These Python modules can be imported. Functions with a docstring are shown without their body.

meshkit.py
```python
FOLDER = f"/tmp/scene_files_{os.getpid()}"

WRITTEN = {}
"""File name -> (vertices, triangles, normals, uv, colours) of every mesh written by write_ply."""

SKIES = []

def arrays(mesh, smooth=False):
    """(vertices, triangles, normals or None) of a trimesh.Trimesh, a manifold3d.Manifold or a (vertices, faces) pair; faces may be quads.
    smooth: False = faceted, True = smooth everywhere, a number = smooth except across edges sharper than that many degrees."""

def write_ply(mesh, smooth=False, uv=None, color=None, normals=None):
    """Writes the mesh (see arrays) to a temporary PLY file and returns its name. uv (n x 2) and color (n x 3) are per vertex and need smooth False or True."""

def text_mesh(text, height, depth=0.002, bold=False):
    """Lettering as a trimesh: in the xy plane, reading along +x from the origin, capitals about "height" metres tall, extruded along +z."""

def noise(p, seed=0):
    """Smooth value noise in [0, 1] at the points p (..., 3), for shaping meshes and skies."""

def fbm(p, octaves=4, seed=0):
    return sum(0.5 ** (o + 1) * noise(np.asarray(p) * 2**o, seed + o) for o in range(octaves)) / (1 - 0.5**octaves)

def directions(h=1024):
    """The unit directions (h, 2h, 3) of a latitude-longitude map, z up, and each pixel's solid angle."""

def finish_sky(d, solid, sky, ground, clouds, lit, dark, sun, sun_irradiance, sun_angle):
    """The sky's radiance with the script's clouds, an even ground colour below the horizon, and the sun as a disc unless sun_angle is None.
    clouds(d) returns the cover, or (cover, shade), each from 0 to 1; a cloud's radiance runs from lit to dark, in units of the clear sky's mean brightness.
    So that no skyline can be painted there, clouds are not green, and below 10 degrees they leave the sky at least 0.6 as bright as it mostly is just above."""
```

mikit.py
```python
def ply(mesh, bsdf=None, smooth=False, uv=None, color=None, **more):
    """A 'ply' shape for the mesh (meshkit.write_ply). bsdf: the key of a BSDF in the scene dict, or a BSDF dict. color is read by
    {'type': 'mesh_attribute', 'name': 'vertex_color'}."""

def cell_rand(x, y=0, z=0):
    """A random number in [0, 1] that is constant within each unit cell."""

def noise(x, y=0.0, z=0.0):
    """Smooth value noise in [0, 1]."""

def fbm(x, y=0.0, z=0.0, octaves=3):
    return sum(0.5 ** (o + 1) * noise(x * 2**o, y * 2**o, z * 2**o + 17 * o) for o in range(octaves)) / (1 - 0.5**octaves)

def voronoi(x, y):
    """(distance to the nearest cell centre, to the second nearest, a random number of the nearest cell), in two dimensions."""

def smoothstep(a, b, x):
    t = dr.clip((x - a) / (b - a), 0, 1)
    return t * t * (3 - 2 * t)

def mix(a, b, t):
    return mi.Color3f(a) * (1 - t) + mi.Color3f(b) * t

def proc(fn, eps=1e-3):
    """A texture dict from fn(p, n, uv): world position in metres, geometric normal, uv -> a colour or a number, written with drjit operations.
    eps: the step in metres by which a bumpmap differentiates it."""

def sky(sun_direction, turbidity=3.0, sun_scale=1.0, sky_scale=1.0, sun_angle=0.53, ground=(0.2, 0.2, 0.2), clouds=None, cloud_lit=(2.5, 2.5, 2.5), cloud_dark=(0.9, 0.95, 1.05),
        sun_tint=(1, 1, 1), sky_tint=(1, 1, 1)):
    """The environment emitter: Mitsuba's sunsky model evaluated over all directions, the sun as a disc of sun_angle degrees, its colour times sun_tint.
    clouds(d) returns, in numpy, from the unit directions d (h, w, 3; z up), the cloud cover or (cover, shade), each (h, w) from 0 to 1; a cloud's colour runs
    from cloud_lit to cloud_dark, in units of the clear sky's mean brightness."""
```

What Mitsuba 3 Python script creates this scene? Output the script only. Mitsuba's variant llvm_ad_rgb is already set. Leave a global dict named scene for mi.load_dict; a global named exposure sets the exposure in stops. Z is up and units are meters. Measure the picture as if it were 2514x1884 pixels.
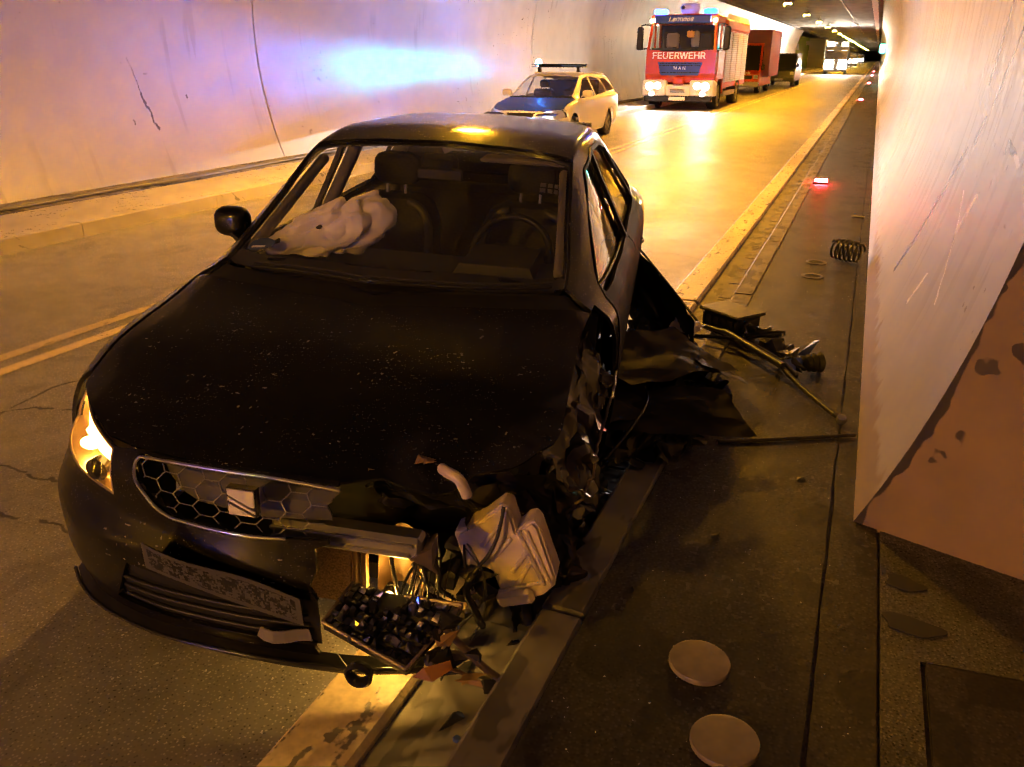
import math, random
import numpy as np, trimesh, shapely, drjit as dr
import mitsuba as mi
import mikit, meshkit
from mikit import proc, noise, fbm, voronoi, smoothstep, mix, cell_rand
from shapely.geometry import Polygon, box as sbox
from shapely import affinity
from scipy.interpolate import PchipInterpolator

T = mi.ScalarTransform4f
scene, labels = {}, {}
rng = np.random.default_rng(7)
random.seed(7)

# ------------------------------------------------------------------ camera, sky, light levels, exposure
EYE = np.array([0.0, 0.0, 1.75])
PITCH, YAW = math.radians(22.03), math.radians(22.93)
FWD = np.array([-math.sin(YAW) * math.cos(PITCH), math.cos(YAW) * math.cos(PITCH), -math.sin(PITCH)])
scene['camera'] = {'type': 'perspective', 'fov': 64.87, 'fov_axis': 'x', 'near_clip': 0.05, 'far_clip': 2000.0,
                   'to_world': T().look_at(origin=EYE.tolist(), target=(EYE + FWD).tolist(), up=[0, 0, 1])}
exposure = 3.3
night = mikit.sky([0.3, 0.8, 0.05], turbidity=3, sun_scale=0.0, sky_scale=0.0005)
night['sampling_weight'] = 0.02
scene['night_sky'] = night
SODIUM = np.array([1.0, 0.405, 0.018])
LAMP_L = 215.0            # ceiling lamps
WHITE = np.array([1.0, 0.93, 0.84])
BLUE = np.array([0.012, 0.10, 1.0])
TRUCK_L, TRUCK_I, POLICE_I, FAR_L = 60.0, 3.0, 4.8, 90.0
BEACON_L, FLASH_L, TRUCK_BEACON_L, REAR_BEACON_L = 40000.0, 260.0, 5.0, 16.0
BULB = np.array([1.0, 0.52, 0.09])
LED = np.array([1.0, 0.02, 0.03])

def emit(rgb, L, weight=1.0):
    return {'type': 'area', 'radiance': {'type': 'rgb', 'value': [float(c) * L for c in rgb]}, 'sampling_weight': float(weight)}

def beam(name, at, aim, rgb, inten, cut, soft, weight=1.0):
    scene[name] = {'type': 'spot', 'to_world': T().look_at(origin=list(at), target=list(aim), up=[0, 0, 1]), 'intensity': {'type': 'rgb', 'value': [float(c) * inten for c in rgb]},
                   'cutoff_angle': cut, 'beam_width': soft, 'sampling_weight': weight}

# ------------------------------------------------------------------ helpers
def numbered(name):
    if name not in scene and name not in labels:
        return name
    k = 1
    while f'{name}_{k:03d}' in scene or f'{name}_{k:03d}' in labels:
        k += 1
    return f'{name}_{k:03d}'

def thing(name, label, cat=None, group=None, kind=None):
    key = numbered(name)
    d = {'label': label}
    if cat: d['category'] = cat
    if group: d['group'] = group
    if kind: d['kind'] = kind
    labels[key] = d
    return key

def add(name, mesh, bsdf, parent=None, smooth=False, tw=None, label=None, kind=None, **more):
    key = numbered(f'{parent}__{name}' if parent else name)
    if isinstance(mesh, list):
        mesh = trimesh.util.concatenate(mesh)
    if tw is not None:
        more['to_world'] = tw
    if key in scene: raise KeyError(key)
    scene[key] = mikit.ply(mesh, bsdf, smooth=smooth, **more)
    if label or kind:
        labels[key] = {}
        if label: labels[key]['label'] = label
        if kind: labels[key]['kind'] = kind
    return key

def dup_tree(root, new_label, tw, group=None, cat=None, base=None):
    """copies a thing and its parts, with its own to_world"""
    key = numbered(base or root.rstrip('0123456789_'))
    labels[key] = {**labels[root], 'label': new_label}
    if group: labels[key]['group'] = group
    for k in [k for k in scene if k.startswith(root + '__')]:
        scene[key + k[len(root):]] = {**scene[k], 'to_world': tw}
    return key

def box(x0, x1, y0, y1, z0, z1):
    m = trimesh.creation.box([abs(x1 - x0), abs(y1 - y0), abs(z1 - z0)])
    m.apply_translation([(x0 + x1) / 2, (y0 + y1) / 2, (z0 + z1) / 2])
    return m

def bbox(x0, x1, y0, y1, z0, z1, b=0.01):
    """a box with its edges chamfered by b"""
    lo, hi = np.array([x0, y0, z0], float), np.array([x1, y1, z1], float)
    pts = []
    for sx in (0, 1):
        for sy in (0, 1):
            for sz in (0, 1):
                c = np.where([sx, sy, sz], hi, lo); d = np.where([sx, sy, sz], -b, b)
                for k in range(3):
                    q = c + d; q[k] = c[k]; pts.append(q)
    return trimesh.convex.convex_hull(np.array(pts))

def hull(pts):
    return trimesh.convex.convex_hull(np.asarray(pts, float))

def tube(points, radius, sides=8, caps=True):
    p = np.asarray(points, float)
    r = np.broadcast_to(np.asarray(radius, float), (len(p),))
    t = np.gradient(p, axis=0); t /= np.linalg.norm(t, axis=1, keepdims=True) + 1e-12
    a = np.cross(t[0], [0, 0, 1.0]);
    if np.linalg.norm(a) < 0.1: a = np.cross(t[0], [1.0, 0, 0])
    A = []
    for i in range(len(p)):
        a = a - t[i] * (a @ t[i]); a /= np.linalg.norm(a); A.append(a)
    A = np.array(A); B = np.cross(t, A)
    ang = np.arange(sides) * 2 * np.pi / sides
    v = p[:, None] + r[:, None, None] * (np.cos(ang)[None, :, None] * A[:, None] + np.sin(ang)[None, :, None] * B[:, None])
    i, j = np.meshgrid(np.arange(len(p) - 1), np.arange(sides), indexing='ij')
    q = np.stack([i * sides + j, i * sides + (j + 1) % sides, (i + 1) * sides + (j + 1) % sides, (i + 1) * sides + j], -1).reshape(-1, 4)
    f = np.vstack([q[:, [0, 1, 2]], q[:, [0, 2, 3]]]); v = v.reshape(-1, 3)
    if caps:
        n = len(v); v = np.vstack([v, p[:1], p[-1:]]); j = np.arange(sides); e = (len(p) - 1) * sides
        f = np.vstack([f, np.stack([(j + 1) % sides, j, j * 0 + n], 1), np.stack([e + j, e + (j + 1) % sides, j * 0 + n + 1], 1)])
    return trimesh.Trimesh(v, f, process=False)

def spline(pts, n=24):
    p = np.asarray(pts, float)
    d = np.r_[0, np.cumsum(np.linalg.norm(np.diff(p, axis=0), axis=1))]
    return PchipInterpolator(d, p)(np.linspace(0, d[-1], n))

def cyl(p0, p1, r, sides=20, r2=None):
    return tube([p0, p1], [r, r if r2 is None else r2], sides)

def lathe(profile, axis='y', sides=36):
    """profile: (radius, along) pairs, closed or open, turned round an axis"""
    p = np.asarray(profile, float); ang = np.arange(sides) * 2 * np.pi / sides
    c, s = np.cos(ang), np.sin(ang)
    r, h = p[:, 0][:, None], np.repeat(p[:, 1][:, None], sides, 1)
    v = {'y': np.stack([r * c, h, r * s], -1), 'z': np.stack([r * c, r * s, h], -1), 'x': np.stack([h, r * c, r * s], -1)}[axis].reshape(-1, 3)
    i, j = np.meshgrid(np.arange(len(p) - 1), np.arange(sides), indexing='ij')
    q = np.stack([i * sides + j, i * sides + (j + 1) % sides, (i + 1) * sides + (j + 1) % sides, (i + 1) * sides + j], -1).reshape(-1, 4)
    m = trimesh.Trimesh(v, np.vstack([q[:, [0, 1, 2]], q[:, [0, 2, 3]]]), process=False)
    return m

def prism(poly, h0, h1, axes='xy'):
    """shapely polygon extruded; axes names the plane of the polygon, h along the third axis"""
    m = trimesh.creation.extrude_polygon(poly, h1 - h0, engine='earcut'); m.apply_translation([0, 0, h0])
    if axes == 'xz': m.vertices = m.vertices[:, [0, 2, 1]]; m.invert()
    if axes == 'yz': m.vertices = m.vertices[:, [2, 0, 1]]
    return m

def sheet(x0, x1, y0, y1, z, nx=1, ny=1):
    xs, ys = np.linspace(x0, x1, nx + 1), np.linspace(y0, y1, ny + 1)
    X, Y = np.meshgrid(xs, ys, indexing='ij'); v = np.stack([X, Y, X * 0 + z], -1).reshape(-1, 3)
    i, j = np.meshgrid(np.arange(nx), np.arange(ny), indexing='ij'); a = i * (ny + 1) + j
    q = np.stack([a, a + ny + 1, a + ny + 2, a + 1], -1).reshape(-1, 4)
    return trimesh.Trimesh(v, np.vstack([q[:, [0, 1, 2]], q[:, [0, 2, 3]]]), process=False)

import mapbox_earcut
def earcut(p):
    rings = [np.array(p.exterior.coords)[:-1]] + [np.array(r.coords)[:-1] for r in p.interiors]
    v = np.vstack(rings)
    f = mapbox_earcut.triangulate_float64(v, np.cumsum([len(r) for r in rings]).astype(np.uint32)).reshape(-1, 3)
    a = v[f]; area = (a[:, 1, 0] - a[:, 0, 0]) * (a[:, 2, 1] - a[:, 0, 1]) - (a[:, 1, 1] - a[:, 0, 1]) * (a[:, 2, 0] - a[:, 0, 0])
    f = np.where((area < 0)[:, None], f[:, ::-1], f)
    return v, f[np.abs(area) > 1e-12]

def patch(poly, fn, du, dv, thick=0.0, flip=False):
    """the part POLY of a surface fn(u, v) -> points, cut on a du x dv grid, and given a thickness inwards"""
    u0, v0, u1, v1 = poly.bounds
    us, vs = np.arange(math.floor(u0 / du), math.ceil(u1 / du)) * du, np.arange(math.floor(v0 / dv), math.ceil(v1 / dv)) * dv
    U, V = [a.ravel() for a in np.meshgrid(us, vs, indexing='ij')]
    cells = shapely.box(U, V, U + du, V + dv)
    shapely.prepare(poly)
    inside = shapely.contains_properly(poly, cells)
    vv, ff, n = [], [], 0
    for a, b in zip(U[inside], V[inside]):
        vv.append([[a, b], [a + du, b], [a + du, b + dv], [a, b + dv]]); ff.append(np.array([[0, 1, 2], [0, 2, 3]]) + n); n += 4
    rest = cells[~inside & shapely.intersects(poly, cells)]
    for g in shapely.intersection(rest, poly):
        for q in getattr(g, 'geoms', [g]):
            if q.geom_type == 'Polygon' and q.area > 1e-9:
                a, f = earcut(q); vv.append(a); ff.append(f + n); n += len(a)
    uv, f = np.vstack(vv), np.vstack(ff)
    key = np.round(uv / 1e-5).astype(np.int64)
    _, first, inv = np.unique(key, axis=0, return_index=True, return_inverse=True)
    uv, f = uv[first], inv.ravel()[f]
    f = f[(f[:, 0] != f[:, 1]) & (f[:, 1] != f[:, 2]) & (f[:, 0] != f[:, 2])]
    if flip: f = f[:, ::-1]
    v = fn(uv[:, 0], uv[:, 1])
    m = trimesh.Trimesh(v, f, process=False)
    if thick:
        nrm = np.zeros_like(v); fn_ = np.cross(v[f[:, 1]] - v[f[:, 0]], v[f[:, 2]] - v[f[:, 0]])
        for k in range(3): np.add.at(nrm, f[:, k], fn_)
        nrm /= np.linalg.norm(nrm, axis=1, keepdims=True) + 1e-12
        e = np.sort(f[:, [0, 1, 1, 2, 2, 0]].reshape(-1, 2), axis=1); ed = f[:, [0, 1, 1, 2, 2, 0]].reshape(-1, 2)
        _, i, c = np.unique(e, axis=0, return_index=True, return_counts=True)
        ed = ed[i[c == 1]]; k = len(v)
        side = np.vstack([np.stack([ed[:, 1], ed[:, 0], ed[:, 0] + k], 1), np.stack([ed[:, 1], ed[:, 0] + k, ed[:, 1] + k], 1)])
        m = trimesh.Trimesh(np.vstack([v, v - nrm * thick]), np.vstack([f, f[:, ::-1] + k, side]), process=False)
    return m

def seg(px, py, pts):
    """distance (drjit) from points to a polyline in two dimensions"""
    d = mi.Float(1e9)
    for (ax, ay), (bx, by) in zip(pts[:-1], pts[1:]):
        ex, ey = bx - ax, by - ay; l2 = ex * ex + ey * ey
        t = dr.clip(((px - ax) * ex + (py - ay) * ey) / l2, 0, 1)
        d = dr.minimum(d, dr.square(px - ax - t * ex) + dr.square(py - ay - t * ey))
    return dr.sqrt(d)

def h2(x, y):
    h = mi.UInt32(mi.Int32(x) + 1000000) * 374761393 + mi.UInt32(mi.Int32(y) + 1000000) * 668265263
    h = (h ^ (h >> 13)) * 1274126177
    return mi.Float((h ^ (h >> 16)) & 0xFFFFFF) * (1 / 16777215.0)
def n2(x, y, s=0.0):
    x, y = x + 37.7 * s, y + 11.3 * s
    i, j = dr.floor(x), dr.floor(y); u, v = x - i, y - j
    u, v = u * u * (3 - 2 * u), v * v * (3 - 2 * v)
    return dr.lerp(dr.lerp(h2(i, j), h2(i + 1, j), u), dr.lerp(h2(i, j + 1), h2(i + 1, j + 1), u), v)
def f3(x, y, z=0.0, o=3):
    return f2(x + 0.71 * z, y + 0.83 * z, 1.0, min(o, 3))
def f2(x, y, s=0.0, o=3):
    return sum(0.5 ** (k + 1) * n2(x * 2 ** k, y * 2 ** k, s + 5 * k) for k in range(o)) / (1 - 0.5 ** o)

# ------------------------------------------------------------------ materials
def rgb(c): return {'type': 'rgb', 'value': [float(x) for x in (c if np.ndim(c) else (c, c, c))]}
def tex(c): return c if isinstance(c, dict) else rgb(c)
def mat(name, color, rough=0.5, metal=0.0, bump=None, bscale=0.002, eps=1e-3, two=True, **more):
    b = {'type': 'principled', 'base_color': tex(color), 'roughness': rough, 'metallic': metal, **more}
    if bump is not None:
        b = {'type': 'bumpmap', 'arbitrary': proc(bump, eps), 'scale': bscale, 'bsdf': b}
    scene[name] = {'type': 'twosided', 'bsdf': b} if two else b
    return name

def asphalt_height(p, n, uv):
    return 0.6 * n2(p.x * 95, p.y * 95) + 0.5 * n2(p.x * 30, p.y * 30, 2)
CRACKS = [[(-4.014, 2.53), (-4.047, 2.72), (-4.083, 2.92), (-4.04, 3.06)], [(-4.04, 2.55), (-3.915, 2.67), (-3.705, 2.73)],
          [(-3.6, 2.14), (-3.478, 2.132), (-3.24, 2.112), (-2.9, 2.11)], [(-3.3, 1.85), (-3.095, 1.848), (-2.933, 1.852), (-2.5, 1.835)],
          [(-1.9, 7.6), (-1.574, 7.66), (-1.25, 7.5)]]
def road_colour(p, n, uv):
    d1, d2, c = voronoi(p.x * 75, p.y * 75)
    big = f2(p.x * 0.9, p.y * 0.35, 3, 3); mid = f2(p.x * 9, p.y * 9, 5, 3)
    v = 0.19 + 0.08 * (mid - 0.5) + 0.05 * (big - 0.5)
    v = v + smoothstep(0.35, 0.1, d1) * (c - 0.35) * 0.34
    v = v * (1 - 0.25 * smoothstep(0.57, 0.66, f2(p.x * 3.1, p.y * 2.3, 11, 3)) * smoothstep(0.42, 0.5, mid))
    wob = p + 0
    wx = p.x + 0.05 * (f2(p.x * 7, p.y * 7, 1, 2) - 0.5); wy = p.y + 0.12 * (f2(p.x * 7, p.y * 7, 2, 3) - 0.5)
    d = mi.Float(1e9)
    for c_ in CRACKS: d = dr.minimum(d, seg(wx, wy, c_))
    v = v * (1 - 0.8 * smoothstep(0.012, 0.005, d) * smoothstep(0.3, 0.4, f2(p.x * 20, p.y * 20, 4, 2)))
    return mi.Color3f(v, v * 0.97, v * 0.92)
def road_rough(p, n, uv):
    return 0.47 + 0.16 * (f2(p.x * 3, p.y * 1.2, 8, 3) - 0.5) + 0.12 * (n2(p.x * 60, p.y * 60) - 0.5)
mat('asphalt', proc(road_colour), proc(road_rough), bump=asphalt_height, bscale=0.004, eps=2e-3, specular=0.55)

def walk_colour(p, n, uv):
    d1, d2, c = voronoi(p.x * 90, p.y * 90)
    mid = f2(p.x * 7, p.y * 7, 2, 4); big = f2(p.x * 1.7, p.y * 1.1, 9, 3)
    v = 0.022 + 0.012 * (mid - 0.5) + 0.014 * (big - 0.5) + 0.034 * (c - 0.4) * smoothstep(0.6, 0.2, d1)
    v = v * (1 - 0.6 * smoothstep(0.6, 0.66, f2(p.x * 5.5, p.y * 4, 21, 4)))
    v = v + 0.03 * smoothstep(0.80, 0.83, n2(p.x * 70, p.y * 70, 3)) * smoothstep(0.6, 0.7, n2(p.x * 5, p.y * 5, 8))
    return mi.Color3f(v, v * 0.88, v * 0.74)
def walk_height(p, n, uv):
    return 0.5 * f2(p.x * 60, p.y * 60, 1, 3) + 0.8 * f2(p.x * 6, p.y * 6, 2, 2)
mat('walkway_asphalt', proc(walk_colour), 0.55, bump=walk_height, bscale=0.004, eps=2e-3)
def granular_colour(p, n, uv):
    d1, d2, c = voronoi(p.x * 110, p.y * 110)
    v = 0.075 + 0.15 * (c - 0.4) * smoothstep(0.55, 0.2, d1) + 0.03 * (f2(p.x * 6, p.y * 6, 3, 3) - 0.5)
    v = v * (1 - 0.4 * smoothstep(0.55, 0.62, f2(p.x * 3, p.y * 4, 30, 3)))
    return mi.Color3f(v, v * 0.94, v * 0.86)
def granular_height(p, n, uv):
    d1, d2, c = voronoi(p.x * 110, p.y * 110)
    return smoothstep(0.6, 0.1, d1)
mat('granular_asphalt', proc(granular_colour), 0.6, bump=granular_height, bscale=0.003, eps=1.5e-3)

def concrete_colour(p, n, uv):
    s = p.x + p.y * 0.9
    mid = f2(s * 5, p.z * 5 + p.y * 3, 1, 3); big = f2(p.x, p.y + p.z, 2, 2)
    v = 0.34 + 0.10 * (mid - 0.5) + 0.08 * (big - 0.5)
    pit = smoothstep(0.80, 0.84, n2(p.x * 30 + p.z * 13, p.y * 30 + p.z * 30)) * smoothstep(0.5, 0.62, n2(p.x * 3, p.y * 3 + p.z * 3))
    v = v * (1 - 0.55 * pit)
    return mi.Color3f(v, v * 0.96, v * 0.9)
def concrete_height(p, n, uv):
    return f2(p.x * 24 + p.z * 9, p.y * 24 + p.z * 24, 1, 2)
mat('concrete', proc(concrete_colour), 0.6, bump=concrete_height, bscale=0.003, eps=3e-3)

WALLMARKS = [([(9.05, 1.28), (9.08, 1.10), (9.14, 1.02), (9.13, 0.90), (9.20, 0.80)], 0.022), ([(8.95, 1.75), (9.02, 1.45), (9.05, 1.3)], 0.008),
             ([(8.78, 0.93), (8.79, 0.90)], 0.02), ([(9.9, 1.22), (9.9, 1.2)], 0.02)]
def lining_colour(p, n, uv):
    """painted tunnel lining: pale grey-white coat with rust runs, scuffs and grime (left wall marks by y, z)"""
    run = f2(p.y * 9, p.z * 0.8, 4, 3); mid = f2(p.y * 2.2, p.z * 2.2, 7, 4)
    v = 0.28 + 0.06 * (mid - 0.5)
    st = 0.5 * smoothstep(0.60, 0.72, run) * smoothstep(0.5, 0.68, f2(p.y * 1.3, p.z * 0.9, 12, 2)) * smoothstep(0.4, 0.6, n2(p.y * 2, p.z * 1.2, 9))
    col = mix(mi.Color3f(v, v * 0.975, v * 0.94), mi.Color3f(v * 0.60, v * 0.53, v * 0.47), 0.75 * st)
    spot = smoothstep(0.93, 0.95, n2(p.y * 14, p.z * 14, 5)) * smoothstep(0.72, 0.8, n2(p.y * 1.1, p.z * 1.4, 6))
    col = mix(col, mi.Color3f(0.06, 0.045, 0.035), 0.8 * spot)
    wy = p.y + 0.05 * (f2(p.y * 16, p.z * 16, 1, 3) - 0.5); wz = p.z + 0.05 * (f2(p.y * 16, p.z * 16, 2, 3) - 0.5)
    left = p.x < -8.0
    for pts, w in WALLMARKS:
        col = dr.select(left, mix(col, mi.Color3f(0.04, 0.03, 0.025), smoothstep(w, w * 0.6, seg(wy, wz, pts))), col)
    return col
SCRATCH = [([(5.75, 0.46), (5.45, 0.85), (5.2, 1.12), (5.0, 1.30)], 0.010, 0), ([(4.55, 1.55), (4.3, 1.85), (4.1, 2.2), (4.0, 2.6)], 0.007, 0), ([(4.95, 1.62), (4.85, 2.0), (4.75, 2.6)], 0.008, 0),
           ([(4.75, 1.35), (4.68, 1.48)], 0.010, 0), ([(4.2, 1.0), (4.05, 1.2)], 0.008, 1), ([(4.6, 0.55), (4.45, 0.75)], 0.006, 1), ([(3.85, 0.75), (4.2, 1.0), (4.5, 1.15)], 0.004, 1),
           ([(3.55, 1.42), (3.72, 1.44)], 0.016, 0), ([(3.42, 1.40), (3.5, 1.41)], 0.014, 1)]
def lining_right_colour(p, n, uv):
    run = f2(p.y * 16, p.z * 1.1, 14, 3); mid = f2(p.y * 3, p.z * 3, 17, 4)
    v = 0.34 + 0.09 * (mid - 0.5)
    st = smoothstep(0.55, 0.66, run) * smoothstep(0.9, 1.5, p.z + 0.8 * n2(p.y * 2, p.z * 2))
    col = mix(mi.Color3f(v, v * 0.975, v * 0.94), mi.Color3f(v * 0.55, v * 0.48, v * 0.42), 0.4 * st)
    spot = smoothstep(0.90, 0.93, n2(p.y * 26, p.z * 26, 5)) * smoothstep(0.7, 0.8, n2(p.y * 2.1, p.z * 2.4, 6))
    col = mix(col, mi.Color3f(0.10, 0.08, 0.07), 0.7 * spot)
    wy = p.y + 0.03 * (f2(p.y * 14, p.z * 14, 1, 3) - 0.5); wz = p.z + 0.03 * (f2(p.y * 14, p.z * 14, 2, 3) - 0.5)
    for pts, w, white in SCRATCH:
        col = mix(col, mi.Color3f(*((0.72, 0.70, 0.66) if white else (0.03, 0.024, 0.02))), smoothstep(w, w * 0.5, seg(wy * 0.2, wz, [(a * 0.2, b) for a, b in pts])))
    grime = smoothstep(0.16, 0.10, p.z - 0.12 + 0.16 * (f2(p.y * 9, p.z * 9, 40, 3) - 0.5) - 0.02)
    col = mix(col, mi.Color3f(0.22, 0.16, 0.11), 0.7 * grime)
    return col
def lining_height(p, n, uv):
    return f2(p.y * 7, p.z * 7, 3, 3) + 0.25 * n2(p.y * 50, p.z * 50)
mat('lining_paint', proc(lining_colour), 0.42, bump=lining_height, bscale=0.006, eps=6e-3, specular=0.5)
mat('lining_paint_near', proc(lining_right_colour), 0.5, bump=lining_height, bscale=0.005, eps=5e-3, specular=0.5)
mat('joint_dark', 0.045, 0.9, specular=0.2)
mat('ceiling_dark', proc(lambda p, n, uv: mi.Color3f(0.09, 0.09, 0.092) * (0.7 + 0.6 * f3(p.x * 1.5, p.y * 0.6, 2, 3))), 0.8)

def paint_line(p, n, uv):
    w = f3(p.x * 26, p.y * 9, 3, 4); q = f3(p.x * 70, p.y * 70, 4, 2)
    keep = smoothstep(0.22, 0.34, w + 0.25 * (q - 0.5))
    worn = smoothstep(0.45, 0.62, f3(p.x * 2.5, p.y * 0.5, 6, 2)) * 0.35
    return mix(mi.Color3f(0.16, 0.14, 0.11), mi.Color3f(0.60, 0.50, 0.30) * (0.85 + 0.3 * q), keep * (1 - worn))
mat('line_paint', proc(paint_line), 0.5, bump=concrete_height, bscale=0.002, eps=2e-3)
def curb_colour(p, n, uv):
    mid = f3(p.x * 8, p.y * 8, p.z * 8, 4)
    v = 0.15 + 0.10 * (mid - 0.5)
    v = v * (1 - 0.5 * smoothstep(0.58, 0.66, f3(p.x * 14, p.y * 6, 3, 3)))
    return mi.Color3f(v, v * 0.93, v * 0.84)
mat('gutter_concrete', proc(curb_colour), 0.6, bump=concrete_height, bscale=0.004, eps=3e-3)
def plaster_colour(p, n, uv):
    """niche face: brown render with the white coat ending in a ragged edge, and chips"""
    mid = f3(p.x * 5, p.z * 5, 3, 4)
    v = 0.24 + 0.08 * (mid - 0.5)
    xe = -4.5 + dr.sqrt(25.5 - dr.square(p.z - 2.05))
    d = p.x - xe
    rag = 0.022 + 0.055 * (f3(p.z * 9, p.x * 9, 2, 4) - 0.42)
    col = mi.Color3f(v * 1.45, v * 1.0, v * 0.56)
    chip = smoothstep(0.66, 0.69, f3(p.x * 11, p.z * 11, 31, 3)) * smoothstep(0.55, 0.62, noise(p.x * 3.2, p.z * 3.2, 9))
    col = mix(col, mi.Color3f(0.045, 0.035, 0.03), 0.85 * chip)
    return mix(col, mi.Color3f(0.05, 0.038, 0.03), smoothstep(rag, rag - 0.008, d))
mat('niche_plaster', proc(plaster_colour), 0.65, bump=concrete_height, bscale=0.004, eps=3e-3)
mat('zinc', proc(lambda p, n, uv: mi.Color3f(0.34, 0.29, 0.22) * (0.75 + 0.5 * f3(p.x * 30, p.y * 30, p.z * 30, 3))), 0.42, 0.5)
mat('rubber', 0.018, 0.75)
mat('cable_black', 0.022, 0.4)
mat('steel', 0.35, 0.35, 0.9)
mat('steel_dark', 0.06, 0.38, 0.7)
mat('chrome', 0.75, 0.12, 1.0)
mat('plastic_black', 0.014, 0.45, specular=0.3)
mat('plastic_gloss', 0.012, 0.12, specular=0.6)
mat('lamp_housing', 0.25, 0.5, 0.3)

# ------------------------------------------------------------------ the tunnel
Y0, Y1 = -26.0, 460.0
XC, RV, ZC, ZCEIL = -4.5, math.sqrt(25.5), 2.05, 4.8
def half(z): return np.sqrt(RV ** 2 - (np.asarray(z, float) - ZC) ** 2)
RX_EDGE, RX_GUT, RX_KERB, RX_KIN, WZ = -1.24, -0.995, -0.745, -0.60, 0.12
LX_KERB, LX_KIN, LX_CAB = -7.62, -7.42, -8.62

scene_road = add('road', sheet(LX_KERB, RX_GUT, Y0, Y1, 0.0), 'asphalt')
labels['road'] = {'label': 'grey two-lane asphalt road through the tunnel', 'kind': 'structure'}
for x0, x1 in ((-4.85, -4.745), (-4.625, -4.52)):
    add('centre_line', sheet(x0, x1, Y0, Y1, 0.004), 'line_paint', 'road')
for k in range(60):
    y = -6 + 4.0 * k
    add('edge_line', bbox(RX_EDGE, RX_GUT - 0.008, y, y + 3.985, -0.05, 0.034, 0.016), 'line_paint', 'road')
add('edge_line', box(RX_EDGE, RX_GUT - 0.008, 234, Y1, -0.05, 0.034), 'line_paint', 'road')
add('edge_line', sheet(-7.60, -7.48 - 0.02, Y0, Y1, 0.004), 'line_paint', 'road') if False else None

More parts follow.
